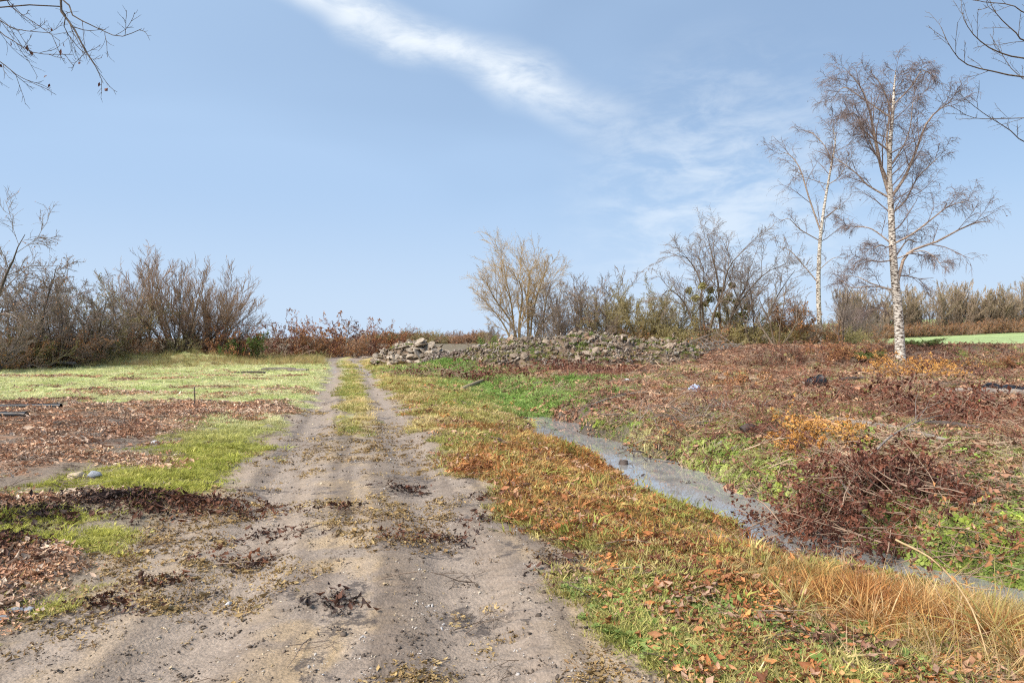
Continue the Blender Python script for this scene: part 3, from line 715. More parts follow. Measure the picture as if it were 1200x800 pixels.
    put('soggy_leaf_heaps', 'dark wet leaves and clods heaped at the left edge and on the track', P, leaf, np.full(len(P), .027), [(.035, .026, .024), (.07, .045, .036), (.13, .06, .04), (.20, .085, .045)], 9, .2, .012)
    P = sample(700, K(lambda m, u, v: m['dirt'] * .6), 2.6, 20, 2.3, seed=16)
    put('mud_crumbs', 'small dark crumbs of mud and bark on the track', P, peb, far_scale(P, .0055, .4), [(.06, .047, .04), (.11, .085, .066), (.2, .15, .11)], 10)
    P = sample(700, K(lambda m, u, v: m['dirt'] * .6), 2.6, 16, 2.3, seed=17)
    put('gravel', 'pale gravel pressed into the dirt track', P, peb, far_scale(P, .0042, .4), [(.26, .19, .12), (.40, .29, .15), (.5, .42, .33), (.45, .42, .4)], 11)
    P = sample(1300, lambda x, y: np.clip(masks(x, y)[0]['dirt'], 0, 1) * sst(.44, .60, fbm(x, y, 1.1, 4, 53)), 2.6, 18, 2.2, seed=18)
    put('track_leaf_bits', 'ochre leaf scraps trodden into the dirt track', P, leaf, far_scale(P, .015, .4), [(.20, .12, .06), (.36, .24, .10), (.45, .33, .16)], 12, .05, -.002)
    # low weeds
    P = sample(4200, K(lambda m, u, v: m['weeds'] * .8 * (v > .34)), 3.0, 22, 2.0, seed=19)
    put('bank_weeds', 'low green weeds covering patches of the right hand bank', P, ros, far_scale(P, .020, .35), [(.12, .19, .04), (.20, .29, .05), (.31, .36, .06), (.34, .37, .12)], 13, .1, .008, .25)
    P = sample(1400, lambda x, y: np.clip(masks(x, y)[0]['verge_green'] * sst(.42, .56, fbm(x, y, .9, 3, 54)), 0, 1), 2.6, 8, 2.0, seed=20)
    put('verge_weeds', 'small round leaved green weeds in the near verge', P, ros, far_scale(P, .017, .3), [(.14, .20, .05), (.22, .30, .07), (.28, .34, .10)], 14, .1, .008)
    P = sample(4200, lambda x, y: K(lambda m, u, v: (m['weeds'] * .5 + m['clear'] * .75 * sst(.48, .58, fbm(x, y * 1.5, .55, 4, 55))) * (v > .5))(x, y), 3.0, 30, 1.9, seed=21)
    put('clearing_grass', 'thin yellowish grass growing through the cleared ground', P, grass, far_scale(P, .95), [(.24, .31, .07), (.40, .40, .13), (.54, .47, .22)], 15)
    # brown litter of the clearing: leaves, twigs
    P = sample(9500, K(lambda m, u, v: (m['clear'] * (.75 - .55 * m['weeds']) + m['bank'] * .8) * (v > .33)), 3.0, 36, 1.75, seed=22)
    put('clearing_litter', 'red brown leaf litter over the cleared ground and bank', P, leaf, far_scale(P, .027, .42), [(.17, .085, .06), (.30, .14, .085), (.38, .20, .12), (.46, .29, .18)], 16, .2, .01, .25, .9)
    P = sample(3000, K(lambda m, u, v: (m['clear'] * .8 + m['bank'] * .8) * (v > .4)), 3.2, 36, 1.7, seed=23)
    put('clearing_twigs', 'loose broken twigs strewn over the cleared ground', P, twg, far_scale(P, .17, .35), [(.12, .085, .065), (.26, .18, .13), (.40, .29, .21), (.50, .36, .24)], 17, .12, .02)
    P = sample(1500, lambda x, y: K(lambda m, u, v: (m['clear'] + m['bank'] * .8) * (v > .6) * sst(.50, .60, fbm(x, y, .6, 3, 60)))(x, y), 4.5, 34, 1.6, seed=30)
    put('clearing_stalks', 'dark red dead stalks bristling from the cleared ground', P, twg, far_scale(P, .16, .35), [(.12, .05, .04), (.22, .09, .06), (.32, .15, .09)], 30, .75, .04)
    P = sample(1000, lambda x, y: K(lambda m, u, v: (m['clear'] + m['bank'] * .6) * (v > .7) * sst(.55, .63, fbm(x, y, .8, 3, 61)))(x, y), 5, 32, 1.6, seed=31)
    put('dead_bracken', 'matted rust coloured dead bracken in patches of the clearing', P, straw, far_scale(P, .30, .3), [(.26, .12, .06), (.42, .21, .09), (.52, .32, .15)], 31, .3)
    P = sample(800, K(lambda m, u, v: m['verge'] * .35 + m['litter_l'] * .6 + m['darksoil'] * .6 + m['dirt'] * .06), 2.6, 25, 2.0, seed=24)
    put('verge_twigs', 'small dead twigs lying in the grass and leaves', P, twg, far_scale(P, .12, .4), [(.06, .045, .035), (.14, .10, .07), (.27, .20, .15)], 18, .1, .01)
    # dry upright grass: orange reeds along the ditch, thickest in the near right corner
    def mo(x, y):
        m, u, v = masks(x, y)
        k = np.exp(-((v + .75) / .38) ** 2) * sst(13, 5, y) * .55 + np.exp(-((v + 1.0) / 1.1) ** 2) * sst(5.4, 4.3, y) * 1.6 + np.exp(-((v - .65) / .25) ** 2) * sst(6, 5, y) * .5 + .05 * (np.abs(v) < .6)
        return np.clip(k * sst(.34, .56, fbm(x, y, 1.6, 3, 56)), 0, 1) * (u > 1)
    P = sample(4800, mo, 2.7, 14, 1.6, seed=25)
    put('dry_ditch_grass', 'dry orange grass and stalks standing along the near ditch', P, lng, .20 + .27 * sst(5.0, 4.0, P[:, 1]), [(.36, .15, .055), (.54, .25, .075), (.64, .37, .13), (.60, .45, .24), (.40, .36, .12)], 19, .3, 0, .22, 1.3)
    P = sample(520, lambda x, y: np.clip(masks(x, y)[0]['straw_r'] + np.exp(-((x - 2.35) / .4) ** 2 - ((y - 3.25) / .3) ** 2) * .3, 0, 1), 2.7, 8, 1.4, seed=26)
    put('flattened_straw', 'pale straw flattened along the top of the ditch bank', P, straw, np.full(len(P), .34), [(.46, .28, .16), (.58, .38, .22), (.64, .46, .30)], 20, .3)
    P = sample(1000, lambda x, y: K(lambda m, u, v: m['verge'] * (v < -.4) * sst(.56, .66, fbm(x, y, 1.1, 3, 57)) * .5)(x, y), 3.2, 22, 1.9, seed=27)
    put('verge_tussocks', 'taller dry tussocks dotted through the verge', P, lng, far_scale(P, .26, .25), [(.22, .22, .05), (.36, .28, .09), (.42, .24, .09)], 21, .2)
    r = np.random.default_rng(8); yv = r.uniform(4, 17, 22); xv = di_c(yv) + r.normal(0, .42, 22); P = np.column_stack([xv, yv, np.full(22, WATER_Z - .004)])
    gn_scatter('floating_leaves', P, np.column_stack([np.zeros(22), np.zeros(22), r.random(22) * 6]), np.full(22, .026), palette(P, [(.05, .04, .03), (.18, .09, .05)], 22), palette(P, [(.05, .04, .03), (.18, .09, .05)], 23), r.integers(0, 8, 22), leaf, 'leaf scraps floating on the ditch water')
scatter_all()
# ------------------------------------------------------------------ trees and shrubs
def perp(D, r):
    a = nrmz(np.cross(D, r.normal(size=D.shape))); return a
def grow(P, D, L, R0, R1, K, wander, trop, r, accel=1.0):
    """walk N branches K steps; trop pulls the heading more and more towards a vector"""
    n = len(P); pts = np.empty((n, K + 1, 3)); pts[:, 0] = P; d = nrmz(D)
    for k in range(K):
        d = nrmz(d + r.normal(0, wander, (n, 3)) + np.asarray(trop) * (((k + 1) / K) ** accel))
        P = P + d * (L / K)[:, None]; pts[:, k + 1] = P
    t = np.linspace(0, 1, K + 1)[None, :]
    return pts, R0[:, None] * (1 - t) + R1[:, None] * t
def spawn(pts, rad, n, r, t0, t1, a0, a1, lr, rr, taper=.28, Lp=None, up=0.0):
    """n side branches on each parent -> start, heading, length, radius"""
    N_, K, _ = pts.shape; K -= 1
    t = (np.arange(n)[None, :] + r.random((N_, n))) / n * (t1 - t0) + t0
    t = np.clip(t, 0, .999); f = t * K; i = f.astype(int); fr = (f - i)[..., None]
    b = np.arange(N_)[:, None]
    P = pts[b, i] * (1 - fr) + pts[b, i + 1] * fr; T = nrmz(pts[b, i + 1] - pts[b, i])
    R = rad[b, i] * (1 - fr[..., 0]) + rad[b, i + 1] * fr[..., 0]
    if Lp is None: Lp = np.linalg.norm(np.diff(pts, axis=1), axis=2).sum(1)
    L = Lp[:, None] * lr * (1 - taper * (t - t0) / max(t1 - t0, 1e-6)) * r.uniform(.55, 1.15, t.shape)
    T = T.reshape(-1, 3); a = r.uniform(a0, a1, len(T))[:, None]
    D = T * np.cos(a) + perp(T, r) * np.sin(a); D[:, 2] += up; D = nrmz(D)
    return P.reshape(-1, 3), D, L.ravel(), np.minimum(R.ravel() * rr, R.ravel())
def polyline(pts, K):
    """smooth resampled line through guide points"""
    p = np.array(pts, float); m = len(p); t = np.linspace(0, m - 1, K + 1); i = np.clip(t.astype(int), 0, m - 2); f = (t - i)[:, None]
    g = np.gradient(p, axis=0); h00 = 2 * f**3 - 3 * f**2 + 1; h10 = f**3 - 2 * f**2 + f; h01 = -2 * f**3 + 3 * f**2; h11 = f**3 - f**2
    return h00 * p[i] + h10 * g[i] + h01 * p[i + 1] + h11 * g[i + 1]
def leaves_on(pts, n, size, r, hang=.3):
    """n small folded leaves near random points of a batch of twigs -> vertices, triangles"""
    N_, K, _ = pts.shape; a = r.integers(0, N_, n); k = r.integers(max(K // 2, 1), K, n)
    c = pts[a, k] + r.normal(0, size * .5, (n, 3)); return leaf_cloud(c, size, r, hang)
def leaf_cloud(c, size, r, hang=.3):
    n = len(c); d = nrmz(r.normal(size=(n, 3)) - np.array([0, 0, hang])); s_ = nrmz(np.cross(d, r.normal(size=(n, 3)))); u = np.cross(d, s_)
    sz = size * np.exp(r.normal(0, .3, n))[:, None]
    V = np.stack([c - d * sz * .5, c + s_ * sz * .28 + u * sz * .12, c + d * sz * .5, c - s_ * sz * .28 + u * sz * .12], 1).reshape(-1, 3)
    b = np.arange(n)[:, None] * 4
    T = np.concatenate([b + [0, 1, 2], b + [0, 2, 3]]); return V, T

class Plant: pass
def make_plant(seed, h, stems, spread, levels, r0, mats, base=.15, k0=9, wander0=.06, trop0=(0, 0, .04), tipr=.006, leaves=None, guide=None, rvar=.25, sides0=7):
    """mats: (stem, twig, leaf). levels: list of (n, t0, t1, a0, a1, len ratio, K, wander, trop z, radius ratio, up)"""
    r = np.random.default_rng(seed); p = Plant()
    if guide is not None:
        st = guide
    else:
        az = np.arange(stems) / stems * 6.283 + r.normal(0, .4, stems); tilt = spread * (r.random(stems) ** .7) * (1 if stems > 1 else .15)
        D = np.stack([np.cos(az) * np.sin(tilt), np.sin(az) * np.sin(tilt), np.cos(tilt)], 1)
        P = np.stack([np.cos(az), np.sin(az), np.zeros(stems)], 1) * base * r.random((stems, 1)) - np.array([0, 0, .1])
        L = h * r.uniform(1 - rvar, 1.0, stems); R0 = r0 * r.uniform(.6, 1.0, stems)
        st = [grow(P, D, L, R0, np.full(stems, tipr * 1.5), k0, wander0, trop0, r)]
    p.stems = []
    for pts, rad in st:
        for q in range(len(pts)): p.stems.append(tube_mesh('stem', [(pts[q:q + 1], rad[q:q + 1], sides0)], mats[0]))
    cur = st; crown = []; tips = None
    for li, (n, t0, t1, a0, a1, lr, K, wn, tz, rr, up) in enumerate(levels):
        nxt = []
        for pts, rad in cur:
            S, D, L, R = spawn(pts, rad, n, r, t0, t1, a0, a1, lr, rr, up=up)
            R = np.maximum(R, tipr); last = li == len(levels) - 1
            g = grow(S, D, L, R, np.full(len(S), tipr * (.5 if last else .8)), K, wn, (0, 0, tz), r)
            nxt.append(g)
        cat = [np.concatenate(z) for z in zip(*nxt)] if len({z[0].shape[1] for z in nxt}) == 1 else None
        cur = [tuple(cat)] if cat is not None else nxt
        for pts, rad in cur: crown.append((pts, rad, 5 if li == 0 else 3))
    p.crown = tube_mesh('crown', crown, mats[1]); tips = cur[0][0]
    p.foliage = None
    if leaves:
        V, T = leaves_on(tips, leaves[0], leaves[1], r); p.foliage = make_mesh('foliage', V, None, T, False, mats[2])
    p.tips = tips
    return p
def plant_thing(p, name, label, cat, loc, rz=0.0, scale=1.0, group=None, stem='trunk'):
    t = thing(name, label, cat, loc, rz, scale, group)
    for m in p.stems: link(stem if len(p.stems) == 1 else 'stem', m, t)
    link('crown', p.crown, t)
    if p.foliage: tag(link('foliage', p.foliage, t), kind='stuff')
    return t
def put_plant(p, name, label, cat, px, d, rz=0.0, scale=1.0, group=None, stem='trunk', sink=.05):
    x = W(px, d); return plant_thing(p, name, label, cat, (x, d, hz(x, d) - sink), rz, scale, group, stem)

# ---- the two birches on the bank, limbs set from their guide lines
def birch(name, label, d, base_px, base_py, trunk, limbs, r0, seed, twig_n, droop, tip=.0075, dens=1.0):
    s_ = d / F; x0 = W(base_px, d); z0 = EYE - (base_py - HZ) * s_
    r = np.random.default_rng(seed)
    loc = lambda px, py, dy=0.0: ((px - base_px) * s_, dy, (base_py - py) * s_)
    K0 = 22
    tp = polyline([loc(base_px + 1, base_py + 14)] + [loc(px, py, dy) for px, py, dy in trunk], K0)
    tt = np.linspace(0, 1, K0 + 1); tr = r0 * (1 - tt) ** .9 + .014; tr[0] *= 1.5; tr[1] *= 1.22; tr[2] *= 1.06
    root = thing(name, label, 'tree', (x0, d, z0))
    link('trunk', tube_mesh('trunk', [(tp[None], tr[None], 14)], M_birch), root)
    lp, lr_ = [], []
    for pts, rr, dep in limbs:
        K = 12; a = [loc(px, py) for px, py in pts]; m = len(a)
        # start on the trunk's own line, then swing forward or back
        j = np.argmin(np.abs(tp[:, 2] - a[0][2])); a[0] = tuple(tp[j])
        for i in range(1, m): a[i] = (a[i][0], tp[j][1] + dep * (i / (m - 1)) ** .9, a[i][2])
        lp.append(polyline(a, K)); t = np.linspace(0, 1, K + 1); lr_.append(rr * .85 * (1 - t) ** .8 + .008)
    lp = np.array(lp); lr_ = np.array(lr_)
    for q in range(len(lp)): link('limb', tube_mesh('limb', [(lp[q:q + 1], lr_[q:q + 1], 7)], M_birch2), root)
    lead = (tp[None, 9:], tr[None, 9:])
    S, D, L, R = spawn(lp, lr_, 14, r, .15, 1.0, .35, 1.1, .40, .5, .45, up=.22)
    S2, D2, L2, R2 = spawn(*lead, 34, r, .05, 1.0, .5, 1.2, .30, .4, .6, up=.15)
    k = (S[:, 2] > .48 * tp[-1, 2]) | (r.random(len(S)) < .5); S, D, L, R = S[k], D[k], L[k], R[k]
    S, D, L, R = [np.concatenate(z) for z in ((S, S2), (D, D2), (L, L2), (R, R2))]
    k = r.random(len(S)) < dens; S, D, L, R = S[k], D[k], L[k], R[k]
    b1 = grow(S, D, L, np.clip(R, tip * 1.3, .03), np.full(len(S), tip), 6, .13, (0, 0, .05), r)
    S, D, L, R = spawn(*b1, 8, r, .15, 1.0, .3, 1.0, .55, .7, .4, up=.05)
    b2 = grow(S, D, np.maximum(L, .3), np.full(len(S), tip), np.full(len(S), tip * .8), 5, .16, (0, 0, -droop * .35), r)
    S, D, L, R = spawn(*b2, twig_n, r, .15, 1.0, .3, 1.1, .8, 1.0, .3)
    L = np.clip(L * 1.15, .3, 1.6)
    b3 = grow(S, D, L, np.full(len(S), tip * .85), np.full(len(S), tip * .45), 3, .14, (0, 0, -droop), r, .6)
    link('crown', tube_mesh('crown', [(*b1, 4), (*b2, 3), (*b3, 3)], M_twig_birch), root)
    V, T = leaves_on(b3[0], int(len(b3[0]) * .12), .05, r, 1.0)     # catkins and small seed heads
    tag(link('catkins', make_mesh('catkins', V, None, T, False, M_twig_birch), root), kind='stuff')
    return root
big_trunk = [(1055, 418, 0), (1053, 370, 0), (1049, 330, 0), (1046, 290, 0), (1046, 250, .1), (1044, 210, .1), (1043, 170, .0), (1045, 130, -.1), (1048, 100, 0), (1050, 82, 0)]
c = lambda *a: [(960 + x / 4, 60 + y / 4) for x, y in a]         # upper crop guide
e = lambda *a: [(960 + x / 4, 230 + y / 4) for x, y in a]        # lower crop guide
big_limbs = [
    (c((330, 690), (300, 520), (278, 380), (260, 260), (225, 150), (150, 50)), .085, .5),
    (c((345, 700), (400, 590), (440, 480), (490, 340), (560, 270), (600, 250)), .070, -.6),
    (c((340, 560), (335, 400), (360, 250), (330, 130), (290, 60)), .050, .8),
    (c((330, 690), (250, 620), (210, 560), (150, 500), (110, 460)), .040, .9),
    (c((290, 480), (200, 390), (140, 320), (70, 330)), .035, -.9),
    (c((350, 790), (430, 690), (500, 580), (600, 490), (640, 460)), .040, 1.0),
    (c((270, 320), (200, 200), (140, 150), (95, 210)), .028, .9),
    (c((365, 260), (410, 180), (440, 120), (470, 140)), .028, -.7),
    (c((340, 570), (420, 430), (470, 330), (500, 200), (540, 190)), .030, 1.1),
    (c((330, 600), (240, 480), (170, 400), (110, 400)), .026, -1.2),
    (e((355, 430), (390, 300), (440, 250), (540, 215), (640, 160), (730, 125), (785, 130)), .075, -.3),
    (e((350, 250), (420, 180), (500, 110), (560, 60), (640, 40)), .045, -1.0),
    (e((340, 280), (440, 200), (500, 200), (560, 200)), .032, 1.2),
    (e((330, 190), (260, 150), (190, 135), (120, 130)), .030, .6),
    (e((330, 330), (270, 310), (200, 305), (140, 310)), .032, -.7),
    (e((340, 430), (260, 420), (170, 425), (110, 380)), .030, .4),
    (e((340, 410), (270, 405), (220, 370), (150, 360)), .024, 1.1),
    (e((375, 390), (430, 370), (500, 380), (590, 375)), .030, .8),
    (e((350, 560), (310, 540), (260, 530), (230, 545)), .016, .3),
    (e((335, 240), (290, 245), (240, 240), (190, 260)), .026, -1.2),
    (e((385, 290), (450, 260), (500, 290), (520, 340)), .022, -.8)]
birch('birch_tree', 'tallest white barked birch with bare drooping crown, standing on the right bank', 29.0, 1055, 418, big_trunk, big_limbs, .205, 3, 5, .46, .0062, .85)
sl = lambda *a: [(900 + x * .45, 60 + y * .45) for x, y in a]
t2 = [(961, 393, 0), (959, 340, 0), (960, 300, 0), (962, 272, 0), (967, 235, 0), (974, 195, 0), (979, 165, 0), (976, 150, 0)]
l2 = [(sl((135, 470), (110, 380), (88, 300), (60, 262), (38, 262)), .055, .6), (sl((133, 495), (80, 465), (50, 440), (25, 445)), .03, -.5), (sl((130, 600), (90, 550), (60, 515), (30, 505)), .035, .5),
      (sl((155, 360), (180, 330), (200, 290), (215, 260)), .025, -.6), (sl((165, 290), (150, 240), (120, 205), (95, 200)), .028, .7), (sl((140, 440), (185, 410), (210, 400)), .02, .8),
      (sl((130, 560), (165, 540), (195, 545)), .018, -.6), (sl((100, 340), (75, 330), (50, 340)), .014, -.8)]
birch('birch_tree', 'slender forked birch with thin crown, left of the tall birch', 41.0, 961, 393, t2, l2, .15, 4, 2, .42, .0072, .58)

# ---- kinds of shrub and tree; lv rows: n, t0, t1, angle0, angle1, length, steps, wander, trop, radius, up
lv_shrub = [(11, .12, 1, .3, .9, .46, 6, .14, .05, .55, .15), (9, .12, 1, .3, 1.0, .48, 4, .18, .04, .6, .1), (6, .1, 1, .3, 1.0, .55, 2, .2, .02, .8, .1)]
lv_fan = [(12, .15, .97, .25, .75, .46, 5, .09, .08, .5, .22), (9, .12, 1, .25, .8, .50, 4, .12, .06, .6, .22), (5, .1, 1, .25, .8, .62, 2, .14, .04, .8, .2)]
lv_arch = [(12, .15, 1, .5, 1.3, .44, 6, .16, -.03, .5, .1), (9, .15, 1, .4, 1.2, .5, 4, .2, -.02, .6, .05), (6, .1, 1, .3, 1.2, .6, 2, .25, 0, .8, .1)]
lv_willow = [(12, .22, 1, .25, .8, .46, 7, .10, .05, .5, .22), (10, .15, 1, .25, .9, .52, 5, .12, -.03, .55, .15), (8, .1, 1, .25, .9, .6, 2, .14, -.12, .7, .05)]
lv_bramble = [(8, .1, 1, .4, 1.2, .5, 5, .22, -.15, .7, .1), (5, .1, 1, .4, 1.2, .5, 3, .25, -.05, .8, .1)]
lv_tree = [(13, .22, 1, .5, 1.0, .44, 6, .10, .08, .5, .2), (9, .2, 1, .35, .9, .44, 4, .13, .06, .6, .2), (6, .15, 1, .3, .9, .5, 2, .15, .04, .8, .15)]
P_dark = make_plant(31, 5.0, 7, .9, lv_arch, .075, (M_bark_dark, M_twig_grey, M_leaf_rust), .35, 9, .11, (0, 0, -.02), .0085, (900, .07))
P_dark2 = make_plant(32, 5.0, 8, .75, lv_shrub, .065, (M_bark_dark, M_twig_grey, M_leaf_rust), .35, 9, .09, (0, 0, .0), .0085, (700, .07))
P_fan = make_plant(33, 5.6, 15, .85, lv_fan, .06, (M_bark, M_twig_brown, M_leaf_rust), .5, 9, .045, (0, 0, .05), .0085)
P_olive = make_plant(34, 4.5, 9, .8, lv_shrub, .06, (M_bark_dark, M_twig_olive, M_leaf_olive), .4, 8, .08, (0, 0, .02), .0085, (2600, .075))
P_grey = make_plant(35, 4.5, 8, .75, lv_shrub, .06, (M_bark, M_twig_grey, M_leaf_olive), .35, 8, .09, (0, 0, .02), .0085, (500, .06))
P_brush = make_plant(36, 1.6, 16, 1.25, lv_bramble, .018, (M_twig_red, M_twig_red, M_leaf_rust), .6, 7, .16, (0, 0, -.12), .006, (5200, .050), rvar=.5, sides0=4)
P_brush2 = make_plant(37, 1.6, 16, 1.2, lv_bramble, .018, (M_twig_brown, M_twig_brown, M_leaf_dark), .6, 7, .16, (0, 0, -.12), .006, (4200, .050), rvar=.5, sides0=4)
P_bare = make_plant(38, 5.5, 3, .45, lv_tree, .085, (M_bark_dark, M_twig_grey, None), .15, 9, .09, (0, 0, .02), .0085)
P_lean = make_plant(39, 4.6, 4, 1.0, [(7, .3, 1, .4, 1.0, .38, 6, .13, .06, .5, .1), (5, .2, 1, .4, 1.0, .42, 4, .15, .05, .6, .1), (3, .1, 1, .3, 1.0, .5, 2, .2, 0, .8, .1)], .085, (M_bark, M_twig_grey, None), .2, 9, .09, (0, 0, .08), .0085)
P_far = [make_plant(50 + i, 9, 1 + 2 * i, .35, [(11, .1, 1, .3, .9, .48, 5, .1, .08, .5, .25), (8, .15, 1, .3, .8, .5, 3, .13, .06, .6, .2), (5, .1, 1, .3, .8, .55, 2, .15, .05, .8, .2)], .16, (M_bark, M_twig_far, None), .3, 7, .06, (0, 0, .03), .03, sides0=6) for i in range(3)]
P_beech = make_plant(41, 2.2, 7, .7, lv_shrub, .03, (M_bark, M_twig_brown, M_leaf_rust), .2, 7, .09, (0, 0, .02), .006, (2600, .085))
P_ever = make_plant(42, 1.8, 8, .8, lv_shrub, .03, (M_bark, M_twig_olive, M_leaf_green), .3, 7, .09, (0, 0, .02), .006, (3600, .09))
P_sapling = make_plant(43, 3.6, 2, .25, lv_tree, .04, (M_bark, M_twig_grey, None), .1, 8, .06, (0, 0, .02), .007)

# left side, from the picture's edge towards the track
put_plant(make_plant(61, 8.6, 2, .35, lv_arch, .15, (M_bark_dark, M_twig_grey, M_leaf_rust), .2, 10, .10, (.05, 0, -.01), .0085, (500, .07)), 'bare_tree', 'tall dark bare tree reaching in at the far left edge of the hedge', 'tree', -22, 32.0, .6)
put_plant(P_dark, 'bare_shrub', 'dark arching bare shrub at the left end of the hedge, behind grey boards', 'shrub', 28, 34.0, .3, 1.22)
put_plant(P_dark2, 'bare_shrub', 'dense dark bare shrub, second from the left end of the hedge', 'shrub', 62, 35.5, 1.9, 1.02)
put_plant(P_dark, 'bare_shrub', 'dark tangled bare shrub midway along the left hedge', 'shrub', 96, 38.0, 3.6, .98)
put_plant(P_olive, 'leafy_shrub', 'shrub with some ochre leaves left, beside the mossy stemmed tree', 'shrub', 126, 41.0, .8, 1.05)
put_plant(P_dark2, 'bare_shrub', 'low dark shrub at the very left edge under the tall bare tree', 'shrub', -10, 30.0, 4.4, .72)
mossy = make_plant(62, 6.8, 3, .22, lv_fan, .10, (M_bark_green, M_twig_brown, None), .25, 10, .045, (0, 0, .03), .0095)
put_plant(mossy, 'mossy_tree', 'upright bare tree with moss green stems, tallest of the left hedge', 'tree', 172, 44.0, .2, .98)
put_plant(P_fan, 'fan_shrub', 'reddish brown fan shaped shrub, right of the mossy stemmed tree', 'shrub', 214, 45.0, .5, 1.10)
put_plant(P_fan, 'fan_shrub', 'lower fan shaped shrub at the right end of the left hedge', 'shrub', 246, 46.5, 2.4, .86)
put_plant(P_dark2, 'bare_shrub', 'bare shrub standing in front of the mossy stemmed tree', 'shrub', 148, 43.0, 2.2, .80)
put_plant(P_sapling, 'bare_sapling', 'lone small bare sapling between the left hedge and red brown brambles', 'tree', 291, 48.0, .4, .74)
put_plant(P_brush, 'bramble_thicket', 'brown bramble thicket below the right end of the left hedge', 'bramble', 268, 45.0, .4, (1.7, 1.4, 2.0))
put_plant(P_ever, 'green_bush', 'low green leafy bush left of the red brown brambles', 'bush', 292, 46.0, .9, (1.2, 1.0, 1.0))
put_plant(P_ever, 'green_bush', 'small green bush at the foot of the mound on the left', 'bush', 262, 44.0, 2.4, .5)
for k, (px, d, sc, rz, lab) in enumerate((
        (322, 52, (2.1, 1.6, 2.1), .2, 'leftmost mound of the red brown bramble row behind the track bend'),
        (348, 54, (2.2, 1.6, 2.6), 1.7, 'tallest red brown bramble mound behind the track bend'),
        (378, 56, (2.2, 1.6, 2.5), 3.1, 'orange brown bramble mound straight behind the track bend'),
        (407, 57, (2.1, 1.6, 2.4), 4.0, 'bramble mound right of the track bend, fourth from the left'),
        (436, 60, (2.1, 1.6, 2.3), 5.2, 'lower bramble mound behind the small slab heap'),
        (462, 62, (2.1, 1.6, 2.2), .9, 'last bramble mound on the right, partly hidden by the slab heap'))):
    put_plant(P_brush if k % 3 else P_brush2, 'bramble_thicket', lab, 'bramble', px, d, rz, sc)
put_plant(P_beech, 'rust_bush', 'bush with rust orange leaves among the brambles behind the bend', 'bush', 366, 53, 1.0, (1.1, 1.0, .8))
put_plant(P_beech, 'rust_bush', 'small rust leaved bush at the left of the slab heap', 'bush', 418, 54, 2.3, (1.0, .9, .65))

# willow and the hedge behind the rubble
def willow():
    r = np.random.default_rng(77); d = 46.0; s_ = d / F; bx = 612
    lines = [((604, 408), (602, 370), (598, 330), (592, 300), (588, 278)), ((610, 408), (608, 360), (612, 320), (606, 292)), ((619, 408), (620, 360), (619, 320), (622, 290), (620, 280)),
             ((622, 408), (624, 350), (632, 315), (640, 290)), ((606, 408), (594, 370), (580, 345), (566, 330)), ((624, 408), (630, 370), (648, 345), (664, 332)), ((612, 408), (600, 360), (578, 325), (568, 305)), ((617, 408), (636, 360), (644, 320), (650, 300))]
    P, R = [], []
    for i, l in enumerate(lines):
        dep = r.normal(0, 1.1); m = len(l)
        g = [((px - bx) * s_, dep * (k / (m - 1)) + .2 * r.normal(), (408 - py) * s_ - .1) for k, (px, py) in enumerate(l)]
        P.append(polyline(g, 10)); R.append((.11 if i in (1, 2) else .07) * (1 - np.linspace(0, 1, 11)) ** .8 + .014)
    pl = make_plant(63, 0, 0, 0, lv_willow, 0, (M_bark_willow, M_twig_tan, M_leaf_olive), guide=[(np.array(P), np.array(R))], tipr=.0080)
    put_plant(pl, 'willow_tree', 'tall tan willow with many upright stems behind the rubble heap', 'tree', bx, d, 0, (.92, .92, .87))
willow()
for px, d, sc, rz, p, nm, lab in (
        (575, 47, .50, .4, P_grey, 'bare_shrub', 'low bare shrub at the left foot of the tan willow'),
        (646, 45, .95, 1.2, P_grey, 'bare_shrub', 'bare shrub directly right of the tan willow'),
        (676, 44, 1.05, 2.8, P_grey, 'bare_shrub', 'grey bare shrub behind the middle of the rubble heap'),
        (703, 45, 1.05, 4.2, P_dark2, 'bare_shrub', 'dark stemmed bare shrub behind the rubble heap, third right of the willow'),
        (728, 44, .95, 5.3, P_olive, 'leafy_shrub', 'olive tinged shrub behind the right part of the rubble heap'),
        (757, 43, 1.0, .7, P_olive, 'leafy_shrub', 'dense olive shrub left of the mistletoe tree'),
        (782, 42, .86, 3.3, P_olive, 'leafy_shrub', 'olive shrub at the left foot of the mistletoe tree'),
        (864, 43, .85, 1.5, P_olive, 'leafy_shrub', 'low olive shrub at the right foot of the mistletoe tree'),
        (932, 41, .60, 2.5, P_grey, 'bare_shrub', 'low bare shrub left of the slender birch'),
        (1000, 44, .62, 4.5, P_grey, 'bare_shrub', 'low bare shrub between the two birches'),
        (1022, 46, .42, .5, P_dark2, 'bare_shrub', 'small dark shrub just left of the tall birch trunk')):
    put_plant(p, nm, lab, 'shrub', px, d, rz, sc)
put_plant(P_ever, 'green_bush', 'small green bush under the shrubs behind the rubble heap', 'bush', 697, 43, 1.0, (.55, .6, .8))
put_plant(P_ever, 'green_bush', 'yellow green bush at the left end of the rubble heap', 'bush', 570, 40, 2.0, (.8, .7, .75))
